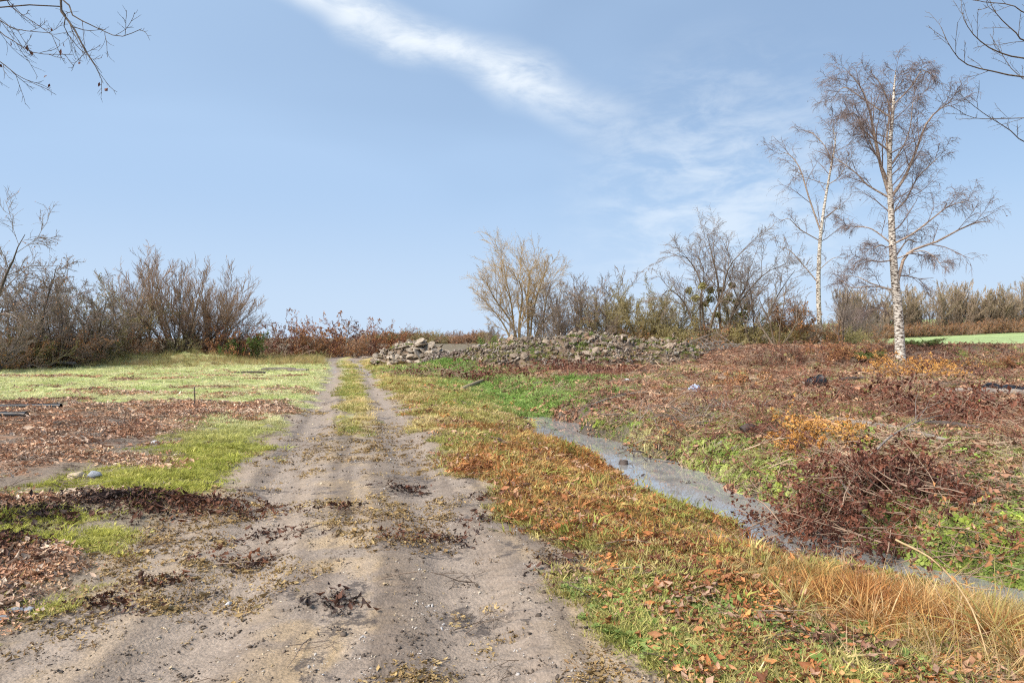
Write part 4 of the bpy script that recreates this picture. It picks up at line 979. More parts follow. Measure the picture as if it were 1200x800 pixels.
def mistletoe_tree():
    d = 40.0; s_ = d / F; bx = 838; r = np.random.default_rng(79)
    lines = [((846, 412), (845, 370), (843, 320), (838, 280), (832, 252)), ((828, 412), (832, 370), (842, 335), (848, 300), (868, 272)), ((824, 412), (812, 375), (800, 345), (782, 330), (772, 345)), ((828, 412), (822, 360), (818, 320), (806, 290), (788, 282)),
             ((848, 412), (858, 365), (872, 335), (890, 310), (908, 300)), ((822, 412), (820, 350), (826, 310), (820, 285)), ((846, 412), (862, 355), (876, 325), (880, 300))]
    P, R = [], []
    for i, l in enumerate(lines):
        dep = r.normal(0, 1.0); m = len(l)
        P.append(polyline([((px - bx) * s_, dep * (k / (m - 1)) + .15 * r.normal(), (412 - py) * s_ - .1) for k, (px, py) in enumerate(l)], 10))
        R.append((.08 if i < 2 else .055) * (1 - np.linspace(0, 1, 11)) ** .8 + .013)
    pl = make_plant(64, 0, 0, 0, [(11, .22, 1, .3, .9, .40, 6, .12, .02, .5, .2), (9, .2, 1, .3, .9, .44, 4, .14, -.10, .6, .1), (7, .1, 1, .3, 1.0, .6, 3, .16, -.3, .8, 0)], 0, (M_bark, M_twig_grey, None), guide=[(np.array(P), np.array(R))], tipr=.0080)
    t = put_plant(pl, 'mistletoe_tree', 'many stemmed bare tree hung with round mistletoe clumps, right of the rubble', 'tree', bx, d, 0, (.95, .95, .84))
    for px, py, rad in ((806, 334, .34), (815, 330, .30), (811, 345, .36), (822, 326, .30), (833, 333, .34), (836, 344, .38), (827, 352, .30), (851, 331, .30), (857, 327, .28), (853, 346, .36), (866, 350, .34), (872, 368, .40), (839, 367, .30), (860, 339, .26), (875, 357, .3)):
        n = 200; rad *= .8; cdir = nrmz(r.normal(size=(n, 3))); V, T = leaf_cloud(cdir * rad * (r.random((n, 1)) ** .4), .12, r, 0)
        stems = grow(np.zeros((26, 3)), nrmz(r.normal(size=(26, 3))), np.full(26, rad), np.full(26, .008), np.full(26, .005), 2, .2, (0, 0, 0), r)
        o = link('mistletoe', make_mesh('mistletoe', V, None, T, False, M_mistletoe), t, ((px - bx) * s_, r.normal(0, .5), (412 - py) * s_))
        link('mistletoe_stems', tube_mesh('mistletoe_stems', [(*stems, 3)], M_twig_olive), o)
mistletoe_tree()
put_plant(P_bare, 'bare_tree', 'dark bare tree with forked stems, right of the mistletoe tree', 'tree', 882, 39, 1.0, .98)
put_plant(P_bare, 'bare_tree', 'thin dark bare tree in front of the hedge, left of the tall birch', 'tree', 985, 33, 2.6, .58)
put_plant(P_lean, 'leaning_tree', 'bare tree with leaning stems spreading over the rust bush', 'tree', 912, 37, .3, .86)
put_plant(P_beech, 'rust_bush', 'rust leaved beech bush under the leaning bare stems', 'bush', 925, 39, .3, 1.05)
put_plant(P_beech, 'rust_bush', 'smaller rust leaved bush just right of the slender birch', 'bush', 975, 40, 1.9, .62)
for px, d, sc, rz, p, lab in ((898, 27.5, (.95, .8, .75), .1, P_brush2, 'dark red bramble clump at the left end of the right bank'), (930, 28.5, (1.0, .8, .75), 1.4, P_brush2, 'dark bramble tangle on the bank below the leaning tree'),
        (968, 29, (1.0, .8, .65), 2.2, P_brush, 'brown bramble tangle on the bank below the slender birch'), (1010, 29.0, (.9, .7, .5), 3.0, P_brush, 'low bramble just left of the tall birch trunk'),
        (1078, 28.5, (.9, .7, .45), 4.0, P_brush, 'low red brown bramble at the right foot of the tall birch'), (1130, 28.5, (1.0, .7, .42), 5.0, P_brush2, 'dark low bramble on the bank right of the tall birch'),
        (1178, 28.5, (1.0, .7, .45), .6, P_brush, 'brown bramble on the bank at the right edge of view')):
    put_plant(p, 'bramble_clump', lab, 'bramble', px, d, rz, sc)
put_plant(P_ever, 'ivy_patch', 'low green leaves on the bank crest beside the tall birch', 'plant', 1085, 31.5, 0, (.8, .5, .22))
put_plant(P_ever, 'ivy_patch', 'green leaves low on the bank left of the tall birch', 'plant', 1018, 28.6, 1, (.7, .5, .25))
P_under = make_plant(44, 2.0, 22, 1.15, [(9, .1, 1, .4, 1.1, .5, 5, .18, .03, .6, .15), (8, .1, 1, .4, 1.1, .5, 3, .22, .02, .8, .1)], .022, (M_twig_brown, M_twig_brown, M_leaf_rust), 1.0, 7, .12, (0, 0, -.02), .010, (1500, .09), rvar=.5, sides0=4)
P_under2 = make_plant(45, 2.0, 22, 1.15, [(9, .1, 1, .4, 1.1, .5, 5, .18, .03, .6, .15), (8, .1, 1, .4, 1.1, .5, 3, .22, .02, .8, .1)], .022, (M_twig_olive, M_twig_olive, M_leaf_olive), 1.0, 7, .12, (0, 0, -.02), .010, (1800, .09), rvar=.5, sides0=4)
for k, (px, d, sc, lab) in enumerate(((-8, 32, 1.1, 'undergrowth at the far left edge beneath the tall bare tree'), (24, 33, 1.05, 'undergrowth under the dark arching shrub at left'), (52, 34.5, 1.1, 'undergrowth behind the grey boards below the left hedge'),
        (84, 36, 1.1, 'brown undergrowth under the third shrub of the left hedge'), (112, 38.5, 1.1, 'undergrowth left of the shrub with ochre leaves'), (140, 41, 1.1, 'undergrowth left of the mossy stemmed tree'), (176, 43, .9, 'undergrowth at the foot of the mossy stemmed tree'),
        (208, 44, .95, 'undergrowth at the foot of the fan shaped shrub'), (238, 45.5, .95, 'undergrowth right of the fan shaped shrub'))):
    put_plant((P_under, P_under2)[k % 3 == 1], 'undergrowth', lab, 'undergrowth', px, d, k * 1.3, sc)
for k, (px, d, sc, lab) in enumerate(((584, 45, .75, 'tan undergrowth at the left foot of the willow'), (612, 44.5, .8, 'undergrowth right at the willow stems'), (640, 44, .85, 'undergrowth right of the willow stems'), (668, 43, .8, 'undergrowth behind the crest of the rubble heap'),
        (694, 43.5, .85, 'undergrowth behind the rubble heap near the small green bush'), (722, 43, .9, 'undergrowth behind the right part of the rubble heap'), (750, 42, 1.0, 'olive undergrowth left of the mistletoe tree'), (780, 41, 1.0, 'undergrowth behind the pile of pale sticks'),
        (808, 40.5, 1.0, 'undergrowth at the left stems of the mistletoe tree'), (842, 40.5, .95, 'undergrowth between the mistletoe tree stems'), (872, 39.5, .9, 'undergrowth right of the mistletoe tree'), (902, 39, .85, 'undergrowth behind the leaning stems'),
        (940, 41, .8, 'undergrowth left of the slender birch foot'), (968, 42, .8, 'undergrowth right of the slender birch foot'), (996, 42, .75, 'undergrowth midway between the two birches'), (1024, 43, .6, 'undergrowth left of the tall birch trunk'))):
    put_plant((P_under2, P_under)[k % 3 == 0], 'undergrowth', lab, 'undergrowth', px, d, k * 1.7, sc)
# far treeline behind the field, and beyond the bend
rr_ = random.Random(4)
for i in range(60):
    px = 985 + i * 4.5 + rr_.uniform(-2, 2); d = 118 + rr_.uniform(-1, 7)
    put_plant(P_far[rr_.randrange(3)], 'field_edge_tree', 'bare brown tree in the far treeline behind the green field', 'tree', px, d, rr_.uniform(0, 6), rr_.uniform(.45, .98), 'bare trees in the far treeline behind the field')
for i in range(34):
    px = 990 + i * 7.4 + rr_.uniform(-2, 2); d = 116 + rr_.uniform(-1, 2)
    put_plant(P_under, 'field_edge_bush', 'brown twiggy bush filling the foot of the far treeline', 'bush', px, d, rr_.uniform(0, 6), (rr_.uniform(1.4, 2.0), 1.2, rr_.uniform(1.0, 1.6)), 'bushes along the foot of the far treeline')
for i in range(40):
    px = rr_.uniform(425, 575); d = 165 + rr_.uniform(-8, 20)
    put_plant((P_under, P_under2)[i % 2], 'distant_bush', 'tiny distant bush on the horizon between brambles and rubble heap', 'bush', px, d, rr_.uniform(0, 6), (rr_.uniform(1.5, 3.2), 1.5, rr_.uniform(.8, 2.0)), 'distant bushes on the horizon beyond the track')

# near trees whose branches hang into the upper corners
def corner_tree(name, label, base, trunk, limbs, seed, mat, leaves):
    r = np.random.default_rng(seed); x0, y0 = base; z0 = hz(x0, y0)
    t = thing(name, label, 'tree', (x0, y0, z0))
    tp = polyline([(0, 0, -.2)] + trunk, 12); tr = np.linspace(.17, .05, 13); link('trunk', tube_mesh('trunk', [(tp[None], tr[None], 12)], M_bark), t)
    lp, lr_ = [], []
    for start_z, pts, rad in limbs:
        j = np.argmin(np.abs(tp[:, 2] - start_z)); s = tp[j]
        g = [tuple(s)]
        w = [((px - 600) / F * d - x0, d - y0, EYE - (py - HZ) / F * d - z0) for px, py, d in pts]
        g.append(tuple(s * .55 + np.array(w[0]) * .45 + np.array([0, 0, .25]))); g += w
        lp.append(polyline(g, 14)); u = np.linspace(0, 1, 15); lr_.append(.62 * rad * (1 - u) ** 1.1 + .0028)
    lp = np.array(lp); lr_ = np.array(lr_)
    for q in range(len(lp)): link('limb', tube_mesh('limb', [(lp[q:q + 1], lr_[q:q + 1], 6)], mat), t)
    S, D, L, R = spawn(tp[None], tr[None], 16, r, .45, 1.0, .6, 1.1, .20, .35, .3, up=.2)
    c1 = grow(S, D, np.minimum(L, 2.0), R, R * .2 + .003, 8, .10, (0, 0, .06), r); S, D, L, R = spawn(*c1, 8, r, .2, 1, .4, .9, .4, .5, .3); c2 = grow(S, D, L, np.minimum(R, .007), np.full(len(S), .002), 5, .12, (0, 0, .04), r)
    link('crown', tube_mesh('crown', [(*c1, 6), (*c2, 3)], mat), t)
    S, D, L, R = spawn(lp, lr_, 7, r, .45, 1.0, .3, .8, .10, .5, .35)
    b1 = grow(S, D, L, np.clip(R, .003, .006), np.full(len(S), .0022), 6, .10, (0, 0, .05), r)
    S, D, L, R = spawn(*b1, 4, r, .2, 1.0, .4, .9, .40, .7, .4)
    b2 = grow(S, D, L, np.full(len(S), .0024), np.full(len(S), .0014), 4, .12, (0, 0, .04), r)
    tag(link('twigs', tube_mesh('twigs', [(*b1, 4), (*b2, 3)], mat), t), kind='stuff')
    if leaves:
        V, T = leaves_on(b2[0], leaves, .06, r, 2.5); link('dead_leaves', make_mesh('dead_leaves', V, None, T, False, M_leaf_dark), t)
corner_tree('overhanging_tree', 'near tree whose bare twigs with a few dead leaves hang into the top left corner', (-9.0, 8.4), [(.1, 0, 2.5), (.3, 0, 4.8), (.5, .1, 7.2), (.6, .1, 8.6)],
    [(4.6, [(52, -12, 8.0), (72, 14, 8.0), (88, 36, 7.9), (100, 60, 7.8), (112, 78, 7.7), (121, 98, 7.7)], .030), (5.2, [(58, -4, 7.7), (85, 18, 7.5), (112, 32, 7.4), (140, 43, 7.3), (166, 34, 7.2)], .016), (4.6, [(60, 6, 8.3), (76, 35, 8.5), (92, 56, 8.5), (100, 62, 8.6)], .012),
     (4.0, [(-30, 8, 7.5), (2, 26, 7.4), (22, 35, 7.3), (60, 39, 7.2)], .014), (3.8, [(-30, 30, 7.8), (10, 45, 7.7), (40, 62, 7.6), (85, 64, 7.6)], .011), (3.4, [(-40, 55, 7.6), (0, 73, 7.5), (20, 88, 7.4), (46, 101, 7.4)], .011), (4.2, [(-20, -15, 8.0), (15, 10, 8.0), (45, 30, 7.9), (70, 48, 7.8)], .010)], 81, M_bark_dark, 16)
corner_tree('overhanging_tree', 'near tree whose bare curved branches hang into the top right corner', (10.2, 9.6), [(0, 0, 2.5), (-.2, 0, 4.6), (-.3, .1, 7.0), (-.3, .1, 8.4)],
    [(4.4, [(1215, 91, 9.2), (1165, 84, 9.0), (1130, 74, 8.9), (1112, 52, 8.8), (1103, 32, 8.8)], .020), (4.8, [(1215, 70, 9.4), (1172, 62, 9.3), (1146, 46, 9.2), (1131, 26, 9.1), (1126, 8, 9.1)], .020), (5.2, [(1215, 50, 9.6), (1188, 36, 9.5), (1166, 14, 9.4), (1157, -8, 9.4)], .022),
     (3.0, [(1220, 174, 9.4), (1180, 150, 9.2), (1150, 131, 9.0), (1122, 108, 8.9)], .014), (3.6, [(1220, 138, 9.1), (1175, 139, 9.0), (1140, 138, 8.9), (1115, 124, 8.8)], .011), (5.6, [(1220, 20, 9.0), (1185, 6, 8.9), (1150, 2, 8.9), (1120, -8, 8.9)], .014), (4.6, [(1220, 96, 9.8), (1190, 85, 9.9), (1172, 60, 9.9), (1160, 40, 10)], .009)], 82, M_bark, 0)
# ------------------------------------------------------------------ heaps, logs, brush, lost things
def heap(name, label, px, d, rx, ry, h, seed, pieces, n_parts, s_lo, s_hi, n_small, small_cols, small_s, piece, flatlay, cat, core_mat, grassy=0):
    r = np.random.default_rng(seed); cx, cy = W(px, d), d; z0 = hz(cx, cy)
    t = thing(name, label, cat, (cx, cy, z0))
    def top(x, y):                      # local height of the heap's surface above its base
        q = np.sqrt((x / rx) ** 2 + (y / ry) ** 2)
        wob = 1 + .8 * (fbm(x + 11 * seed, y, .55, 3, seed) - .5)
        return h * np.clip(1 - (q / wob) ** 2.2, -.4, 1) * (.45 + 1.1 * fbm(x + 7, y + seed, .55, 4, seed + 1, .6))
    gxx, gyy = np.meshgrid(np.linspace(-rx * 1.2, rx * 1.2, 70), np.linspace(-ry * 1.25, ry * 1.25, 40)); a, b = gxx.ravel(), gyy.ravel()
    zz = top(a, b) + height(a + cx, b + cy) - z0
    zz = np.where(top(a, b) < 0, zz - .15, zz)
    i = np.arange(70 * 40).reshape(40, 70); q = np.stack([i[:-1, :-1], i[:-1, 1:], i[1:, 1:], i[1:, :-1]], -1).reshape(-1, 4)
    link('earth_core', make_mesh('earth_core', np.stack([a, b, zz], 1), q, None, True, core_mat), t)
    def surf(n):
        out = []
        while len(out) < n:
            x, y = r.uniform(-rx, rx), r.uniform(-ry, ry * .6)
            if float(top(np.array([x]), np.array([y]))[0]) > .06: out.append((x, y))
        P = np.array(out); return np.column_stack([P, top(P[:, 0], P[:, 1]) + height(P[:, 0] + cx, P[:, 1] + cy) - z0])
    for p in surf(n_parts):
        s_ = math.exp(r.uniform(math.log(s_lo), math.log(s_hi))); tl = .40 if flatlay else .8
        link(piece, pieces[r.integers(len(pieces))], t, (p[0], p[1], p[2] + s_ * (.05 if flatlay else .25)), (r.normal(0, tl), r.normal(0, tl), r.random() * 6.28), (s_, s_, s_))
    P = surf(n_small); n = len(P); rot = np.column_stack([r.normal(0, .6, n), r.normal(0, .6, n), r.random(n) * 6.28])
    tm = [clump([stone_mesh(900 + k, M_tintstone) for k in range(4)], 7, 3.2, .7, 910 + k, .3, (1.2, 1, .9), .4) for k in range(5)]
    gn_scatter('fragments', P, rot, np.full(n, small_s) * np.exp(r.normal(0, .25, n)), palette(P, small_cols, seed, .25), palette(P, small_cols, seed + 9, .25), r.integers(0, 5, n), tm, 'small broken pieces on the heap', t)
    if grassy:
        P = surf(grassy); n = len(P); tm = [clump([tuft(k, 10, .10, .006, .05, .9, M_tintgrass) for k in range(3)], 6, .2, .3, 930 + k) for k in range(4)]
        cg = [(.16, .24, .05), (.28, .33, .09), (.34, .26, .1)]
        gn_scatter('tufts', P, np.column_stack([np.zeros((n, 2)), r.random(n) * 6]), np.full(n, 1.3), palette(P, cg, 3), palette(P, cg, 8), r.integers(0, 4, n), tm, 'sparse grass growing on the heap', t)
    return t, top
stones = [stone_mesh(300 + k, M_stone, .6, 1, .5) for k in range(8)]
slabs = [stone_mesh(320 + k, M_slab, .20, 2, .2, name='slab') for k in range(8)]
big_heap, big_top = heap('rubble_heap', 'long low heap of grey broken rubble in the middle distance', 684, 32.5, 6.0, 3.3, 1.42, 5, stones, 295, .05, .36, 1700, [(.12, .085, .06), (.25, .185, .14), (.20, .18, .155), (.34, .27, .21), (.30, .26, .22), (.27, .16, .10)], .050, 'stone', False, 'rubble heap', M_earth, 900)
small_heap, _ = heap('slab_heap', 'smaller heap of tan stone slabs beside the far end of the track', 486, 38.0, 2.3, 1.7, 1.15, 6, slabs, 210, .18, .55, 260, [(.2, .15, .11), (.36, .29, .22), (.42, .38, .34)], .05, 'slab', True, 'rubble heap', M_earth, 30)
left_heap, _ = heap('earth_heap', 'low earth and rubble ridge at the left end of the grey rubble heap', 548, 35.5, 2.4, 1.5, .85, 7, stones, 60, .07, .2, 600, [(.12, .085, .065), (.24, .19, .16), (.36, .31, .27)], .05, 'stone', False, 'rubble heap', M_earth, 90)

def brush(name, label, cx, cy, rx, ry, h, n, length, rad, seed, tmat, lmat, nleaf, lsize, cat='brush pile', flow=None):
    r = np.random.default_rng(seed); z0 = hz(cx, cy); t = thing(name, label, cat, (cx, cy, z0))
    a = r.random(n) * 6.283; q = np.sqrt(r.random(n)); x = np.cos(a) * q * rx; y = np.sin(a) * q * ry
    g = height(x + cx, y + cy) - z0; z = g + h * (1 - q ** 2) * r.random(n) + .02
    az = r.random(n) * 6.283 if flow is None else flow + r.normal(0, .5, n)
    D = np.stack([np.cos(az), np.sin(az), r.normal(.08, .28, n)], 1); L = length * r.uniform(.4, 1.2, n)
    P = np.stack([x, y, z], 1) - D * L[:, None] * .5; gz = height(P[:, 0] + cx, P[:, 1] + cy) - z0; P[:, 2] = np.maximum(P[:, 2], gz + .01)
    b0 = grow(P, D, L, rad * r.uniform(.5, 1.2, n), np.full(n, rad * .25), 7, .12, (0, 0, -.05), r)
    S, D, L, R = spawn(*b0, 4, r, .2, 1, .4, 1.1, .4, .6, .3); b1 = grow(S, D, L, R, R * .4, 4, .15, (0, 0, .0), r)
    for bb in (b0, b1):
        k = bb[0]; gk = height(k[..., 0].ravel() + cx, k[..., 1].ravel() + cy).reshape(k.shape[:2]) - z0; k[..., 2] = np.maximum(k[..., 2], gk + .004)
    link('branches', tube_mesh('branches', [(*b0, 5), (*b1, 3)], tmat), t)
    if nleaf:
        V, T = leaves_on(np.concatenate([b1[0], b0[0][:, [1, 3, 4, 6, 7]]]), nleaf, lsize, r, .5)
        tag(link('leaves', make_mesh('leaves', V, None, T, False, lmat), t), kind='stuff')
    return t
gx_, gy_, _ = ground_at(1030, 590)
brush('brush_pile', 'largest pile of dark red dead leafy branches, over the ditch at right', 3.3, 6.5, .98, .92, .48, 190, .9, .008, 201, M_twig_brown, M_leaf_dark, 12500, .040)
brush('orange_branch', 'orange leaved cut branches lying just behind the dark red brush pile', *ground_at(955, 518)[:2], .62, .75, .28, 60, .7, .007, 202, M_twig_brown, M_leaf_orange, 5200, .034, 'cut branches')
brush('orange_branch', 'orange leaved branches lying in front of the tall birch', *ground_at(1062, 440)[:2], 1.6, 1.3, .45, 70, 1.2, .010, 203, M_twig_brown, M_leaf_orange, 4200, .055, 'cut branches')
brush('orange_branch', 'small spray of rust orange leaves left of the black pail', *ground_at(868, 455)[:2], .9, .6, .22, 30, .8, .008, 204, M_twig_brown, M_leaf_rust, 1100, .07, 'cut branches')
brush('orange_branch', 'patch of orange leaves on the bank foot right of the tall birch', *ground_at(1115, 434)[:2], 1.2, .6, .3, 36, 1.0, .009, 205, M_twig_brown, M_leaf_orange, 1500, .055, 'cut branches')
brush('brush_pile', 'dark red leafy twigs strewn across the middle of the clearing', *ground_at(1060, 480)[:2], 2.2, 1.4, .16, 90, 1.1, .009, 206, M_twig_brown, M_leaf_dark, 3000, .07)
brush('brush_pile', 'dark red leafy twigs at the right edge of the clearing', *ground_at(1160, 500)[:2], 1.3, 1.0, .18, 60, 1.0, .009, 207, M_twig_brown, M_leaf_dark, 1800, .06)
brush('brush_pile', 'tangle of pale brown sticks heaped right of the rubble heap', W(812, 33), 33.0, 2.0, 1.2, .85, 130, 1.7, .022, 208, M_wood_grey, M_leaf_rust, 500, .09)
brush('brush_pile', 'thin bare twigs lying on the slope behind the ditch water', *ground_at(800, 490)[:2], 1.6, 1.3, .15, 110, 1.2, .008, 209, M_twig_grey, None, 0, 0, flow=.7)
brush('brush_pile', 'dead brown twigs along the near side of the low green mound', *ground_at(510, 443)[:2], 2.2, 1.4, .35, 80, 1.5, .015, 210, M_twig_brown, M_leaf_dark, 900, .08)
brush('brush_pile', 'red brown stems and leaves at the foot of the grey rubble heap', *ground_at(640, 436)[:2], 3.6, 1.0, .35, 120, 1.3, .012, 211, M_twig_red, M_leaf_dark, 2200, .09)
brush('brush_pile', 'cut green brown twigs dumped below the left hedge', *ground_at(70, 426)[:2], 3.4, 1.4, .9, 150, 2.4, .02, 212, M_twig_olive, None, 0, 0)
brush('brush_pile', 'dull grey brown twigs below the left hedge beside the straw grass', *ground_at(118, 416)[:2], 2.6, 1.4, .8, 110, 2.0, .018, 213, M_twig_grey, None, 0, 0)
brush('brush_pile', 'small dark branch hanging over the water from the right bank', *ground_at(770, 540)[:2], .5, .3, .12, 14, .7, .010, 214, M_wood_dark, M_leaf_rust, 160, .05)
brush('brush_pile', 'brown stems tangled over the near end of the ditch at right', *ground_at(1130, 690)[:2], .5, .4, .2, 50, .6, .006, 215, M_twig_brown, M_leaf_rust, 500, .045)

def log(name, label, a, b, rad, mat, endmat=None, lift=0.0, bend=.04, seed=1, taper=.75):
    """a log from one ground point to another (picture points), bark with two sawn ends"""
    r = np.random.default_rng(seed); A = np.array(ground_at(*a)); B = np.array(ground_at(*b)); A[2] += rad * .7; B[2] += rad * .7 + lift
    m = (A + B) / 2; t = thing(name, label, 'log', tuple(m)); L = np.linalg.norm(B - A); K = 9
    u = np.linspace(0, 1, K + 1)[:, None]; P = A * (1 - u) + B * u - m; P[1:-1] += r.normal(0, bend * .25 * rad * 8, (K - 1, 3)) * .3; P[:, 2] += np.sin(u[:, 0] * np.pi) * bend
    R = rad * (1 - (1 - taper) * u[:, 0]) * (1 + r.normal(0, .05, K + 1))
    link('bark', tube_mesh('bark', [(P[None], R[None], 10)], mat), t)
    for e in (0, -1):
        T = nrmz((P[1] - P[0]) if e == 0 else (P[-1] - P[-2])); s_ = nrmz(np.cross(T, [0, 0, 1.0])); w = np.cross(T, s_); k = np.arange(10) / 10 * 6.283
        V = np.concatenate([[P[e] + T * (.004 if e else -.004)], P[e] + R[e] * (np.cos(k)[:, None] * s_ + np.sin(k)[:, None] * w)])
        link('cut_end', make_mesh('cut_end', V, None, [(0, 1 + i, 1 + (i + 1) % 10) for i in range(10)], False, endmat or mat), t)
    return t
log('log', 'short brown log with a pale sawn end near the ditch head', (541, 459), (566, 448), .085, M_bark_willow, M_wood_cut, seed=2, bend=.02)
log('log', 'dark rotten log lying right of the pale ended log', (602, 461), (636, 451), .08, M_bark, seed=3, bend=.02)
log('log', 'long grey trunk lying at the right edge of the clearing', (1108, 464), (1215, 466), .11, M_wood_grey, M_wood_grey, seed=4, taper=.9)
log('log', 'thin dark wet pole lying right of centre in the clearing', (1085, 499), (1158, 508), .05, M_wood_dark, seed=5)
log('log', 'pale broken pole lying behind the dark red brush', (990, 497), (1110, 520), .045, M_wood_grey, M_wood_cut, seed=6)
log('log', 'long thin brown pole in the middle of the clearing, left of the pail', (868, 447), (945, 452), .07, M_wood_grey, M_wood_grey, seed=7)
log('log', 'torn orange piece of wood lying above the orange leaved branches', (948, 497), (985, 503), .055, M_wood_torn, M_wood_torn, seed=8, taper=.4)
log('log', 'long thin dark pole along the slope behind the water', (690, 467), (790, 461), .03, M_wood_dark, M_wood_cut, seed=9)
log('log', 'small grey stick pointing down towards the water on the weedy bank', (826, 545), (846, 520), .035, M_wood_grey, seed=10)
log('log', 'second grey stick beside the first on the weedy bank', (848, 548), (862, 526), .032, M_wood_grey, seed=11)
log('log', 'pale stick leaning at the foot of the rubble heap', (744, 436), (768, 426), .05, M_wood_cut, M_wood_cut, seed=12)
log('log', 'charred dark lump of wood left of the orange leaved branches', (870, 509), (884, 506), .07, M_wood_dark, seed=13)
log('log', 'dark branch piece in the clearing left of the long thin pole', (790, 459), (828, 461), .05, M_wood_dark, seed=14)
log('log', 'grey pole lying behind the black pail towards the bank', (985, 447), (1020, 446), .06, M_wood_dark, M_wood_grey, seed=15)
def stump():
    x, y, z = ground_at(730, 556); z = max(z, WATER_Z); r = np.random.default_rng(1); t = thing('stump', 'small rotten stump standing at the edge of the ditch water', 'stump', (x, y, z))
    P = np.array([[0, 0, -.15], [0, 0, -.04], [.01, 0, .02], [.012, .01, .06]])[None]; R = np.array([[.11, .085, .07, .06]])
    link('bark', tube_mesh('bark', [(P, R, 12)], M_wood_dark), t); k = np.arange(12) / 12 * 6.283
    V = np.concatenate([[(.012, .01, .045)], np.stack([.012 + .06 * np.cos(k), .01 + .06 * np.sin(k), .06 + r.normal(0, .02, 12)], 1)])
    link('cut_top', make_mesh('cut_top', V, None, [(0, 1 + i, 1 + (i + 1) % 12) for i in range(12)], False, M_wood_grey), t)
stump()
def long_branch(name, label, pts, rad, mat, seed, lift):
    """a thin branch arching over the ground with side twigs"""
    r = np.random.default_rng(seed); g = [np.array(ground_at(*p)) + (0, 0, l) for p, l in zip(pts, lift)]; m = g[0]
    t = thing(name, label, 'branch', tuple(m)); P = polyline([q - m for q in g], 14)[None]; R = (rad * (1 - np.linspace(0, 1, 15)) + .003)[None]
    link('stem', tube_mesh('stem', [(P, R, 6)], mat), t)
    S, D, L, Q = spawn(P, R, 7, r, .35, 1, .3, .7, .22, .6, .3, up=.1); b = grow(S, D, L, Q, Q * .4, 5, .1, (0, 0, .03), r)
    tag(link('twigs', tube_mesh('twigs', [(*b, 4)], mat), t), kind='stuff')
long_branch('branch', 'long pale branch arching from the dark red brush up to the right', [(1020, 545), (1050, 522), (1090, 500), (1140, 486)], .012, M_wood_grey, 1, (.1, .16, .14, .06))
long_branch('branch', 'reddish thin branch sticking out of the middle of the dark red brush', [(1015, 600), (1045, 580), (1070, 566), (1090, 562)], .010, M_twig_red, 2, (.18, .34, .4, .36))
long_branch('branch', 'pale forked branch at the near side of the dark red brush', [(985, 594), (1000, 612), (1012, 622), (1030, 630)], .012, M_wood_grey, 3, (.28, .2, .12, .05))
long_branch('branch', 'thin dark branch reaching from the verge into the water', [(715, 548), (735, 552), (748, 566), (752, 575)], .008, M_wood_dark, 4, (.1, .16, .06, .0))
long_branch('branch', 'long thin pale branch on the slope right of the water', [(850, 470), (830, 490), (805, 510), (790, 520)], .014, M_wood_cut, 5, (.05, .08, .06, .02))
long_branch('branch', 'bare grey branch lying across the far slope behind the water', [(690, 478), (720, 470), (760, 462), (790, 458)], .016, M_wood_grey, 6, (.05, .1, .08, .04))
long_branch('branch', 'dry golden reed bent over in the near right corner', [(1050, 690), (1095, 712), (1135, 750), (1160, 790)], .005, M_wood_cut, 7, (.35, .3, .2, .05))

def pail():
    x, y, z = ground_at(955, 456); t = thing('pail', 'black plastic pail lying on its side in the clearing', 'pail', (x, y, z + .17), 0)
    t.rotation_euler = (0, math.radians(84), math.radians(25))
    prof = [(.0, -.22), (.14, -.22), (.145, -.20), (.175, .20), (.19, .20), (.19, .225), (.168, .225), (.138, -.195), (0, -.195)]; n = 24
    V = [(a * math.cos(k / n * 6.2832), a * math.sin(k / n * 6.2832), b) for a, b in prof for k in range(n)]
    Q = [(i * n + k, i * n + (k + 1) % n, (i + 1) * n + (k + 1) % n, (i + 1) * n + k) for i in range(len(prof) - 1) for k in range(n)]
    link('body', make_mesh('body', V, Q, None, True, M_black), t)
    a = np.linspace(0, np.pi, 13); P = np.stack([.19 * np.cos(a), .19 * np.sin(a) * .9 + .02, .19 + .03 * np.sin(a)], 1)[None]
    link('handle', tube_mesh('handle', [(P, np.full((1, 13), .006), 5)], M_wood_grey), t)
pail()
def crumple(name, label, cat, px, py, s, mat, seed, flat=(1, .8, .7), part='neck'):
    """a crumpled sheet-plastic lump with a gathered neck"""
    r = np.random.default_rng(seed); V, T = ico(3); V = V + .16 * np.sin(V[:, [1, 2, 0]] * 5 + seed) + .10 * np.sin(V[:, [2, 0, 1]] * 11 + 2 * seed) + r.normal(0, .025, V.shape)
    V[:, 2] = np.maximum(V[:, 2], -.7); x, y, z = ground_at(px, py); t = thing(name, label, cat, (x, y, z + .6 * s * flat[2]), r.random() * 6, (s * flat[0], s * flat[1], s * flat[2]))
    link('body', make_mesh('body', V, None, T, False, mat), t)
    n = 9; k = np.arange(n) / n * 6.283; prof = [(.30, .75), (.13, 1.0), (.34, 1.35), (.45, 1.5)]
    VV = [(a * (1 + .3 * math.sin(3 * q)) * math.cos(q), a * math.sin(q), b) for a, b in prof for q in k]
    link(part, make_mesh(part, VV, [(i * n + j, i * n + (j + 1) % n, (i + 1) * n + (j + 1) % n, (i + 1) * n + j) for i in range(3) for j in range(n)], None, True, mat), t, (0, 0, 0), (.9, .3, 0), (.8, .8, .6))
crumple('plastic_bag', 'crumpled pale blue plastic bag lying in the clearing', 'plastic bag', 814, 460, .17, M_blue, 1)
crumple('plastic_scrap', 'black plastic scrap right of the tall birch in the clearing', 'plastic scrap', 1162, 457, .22, M_black, 2, (1.2, .8, .5))
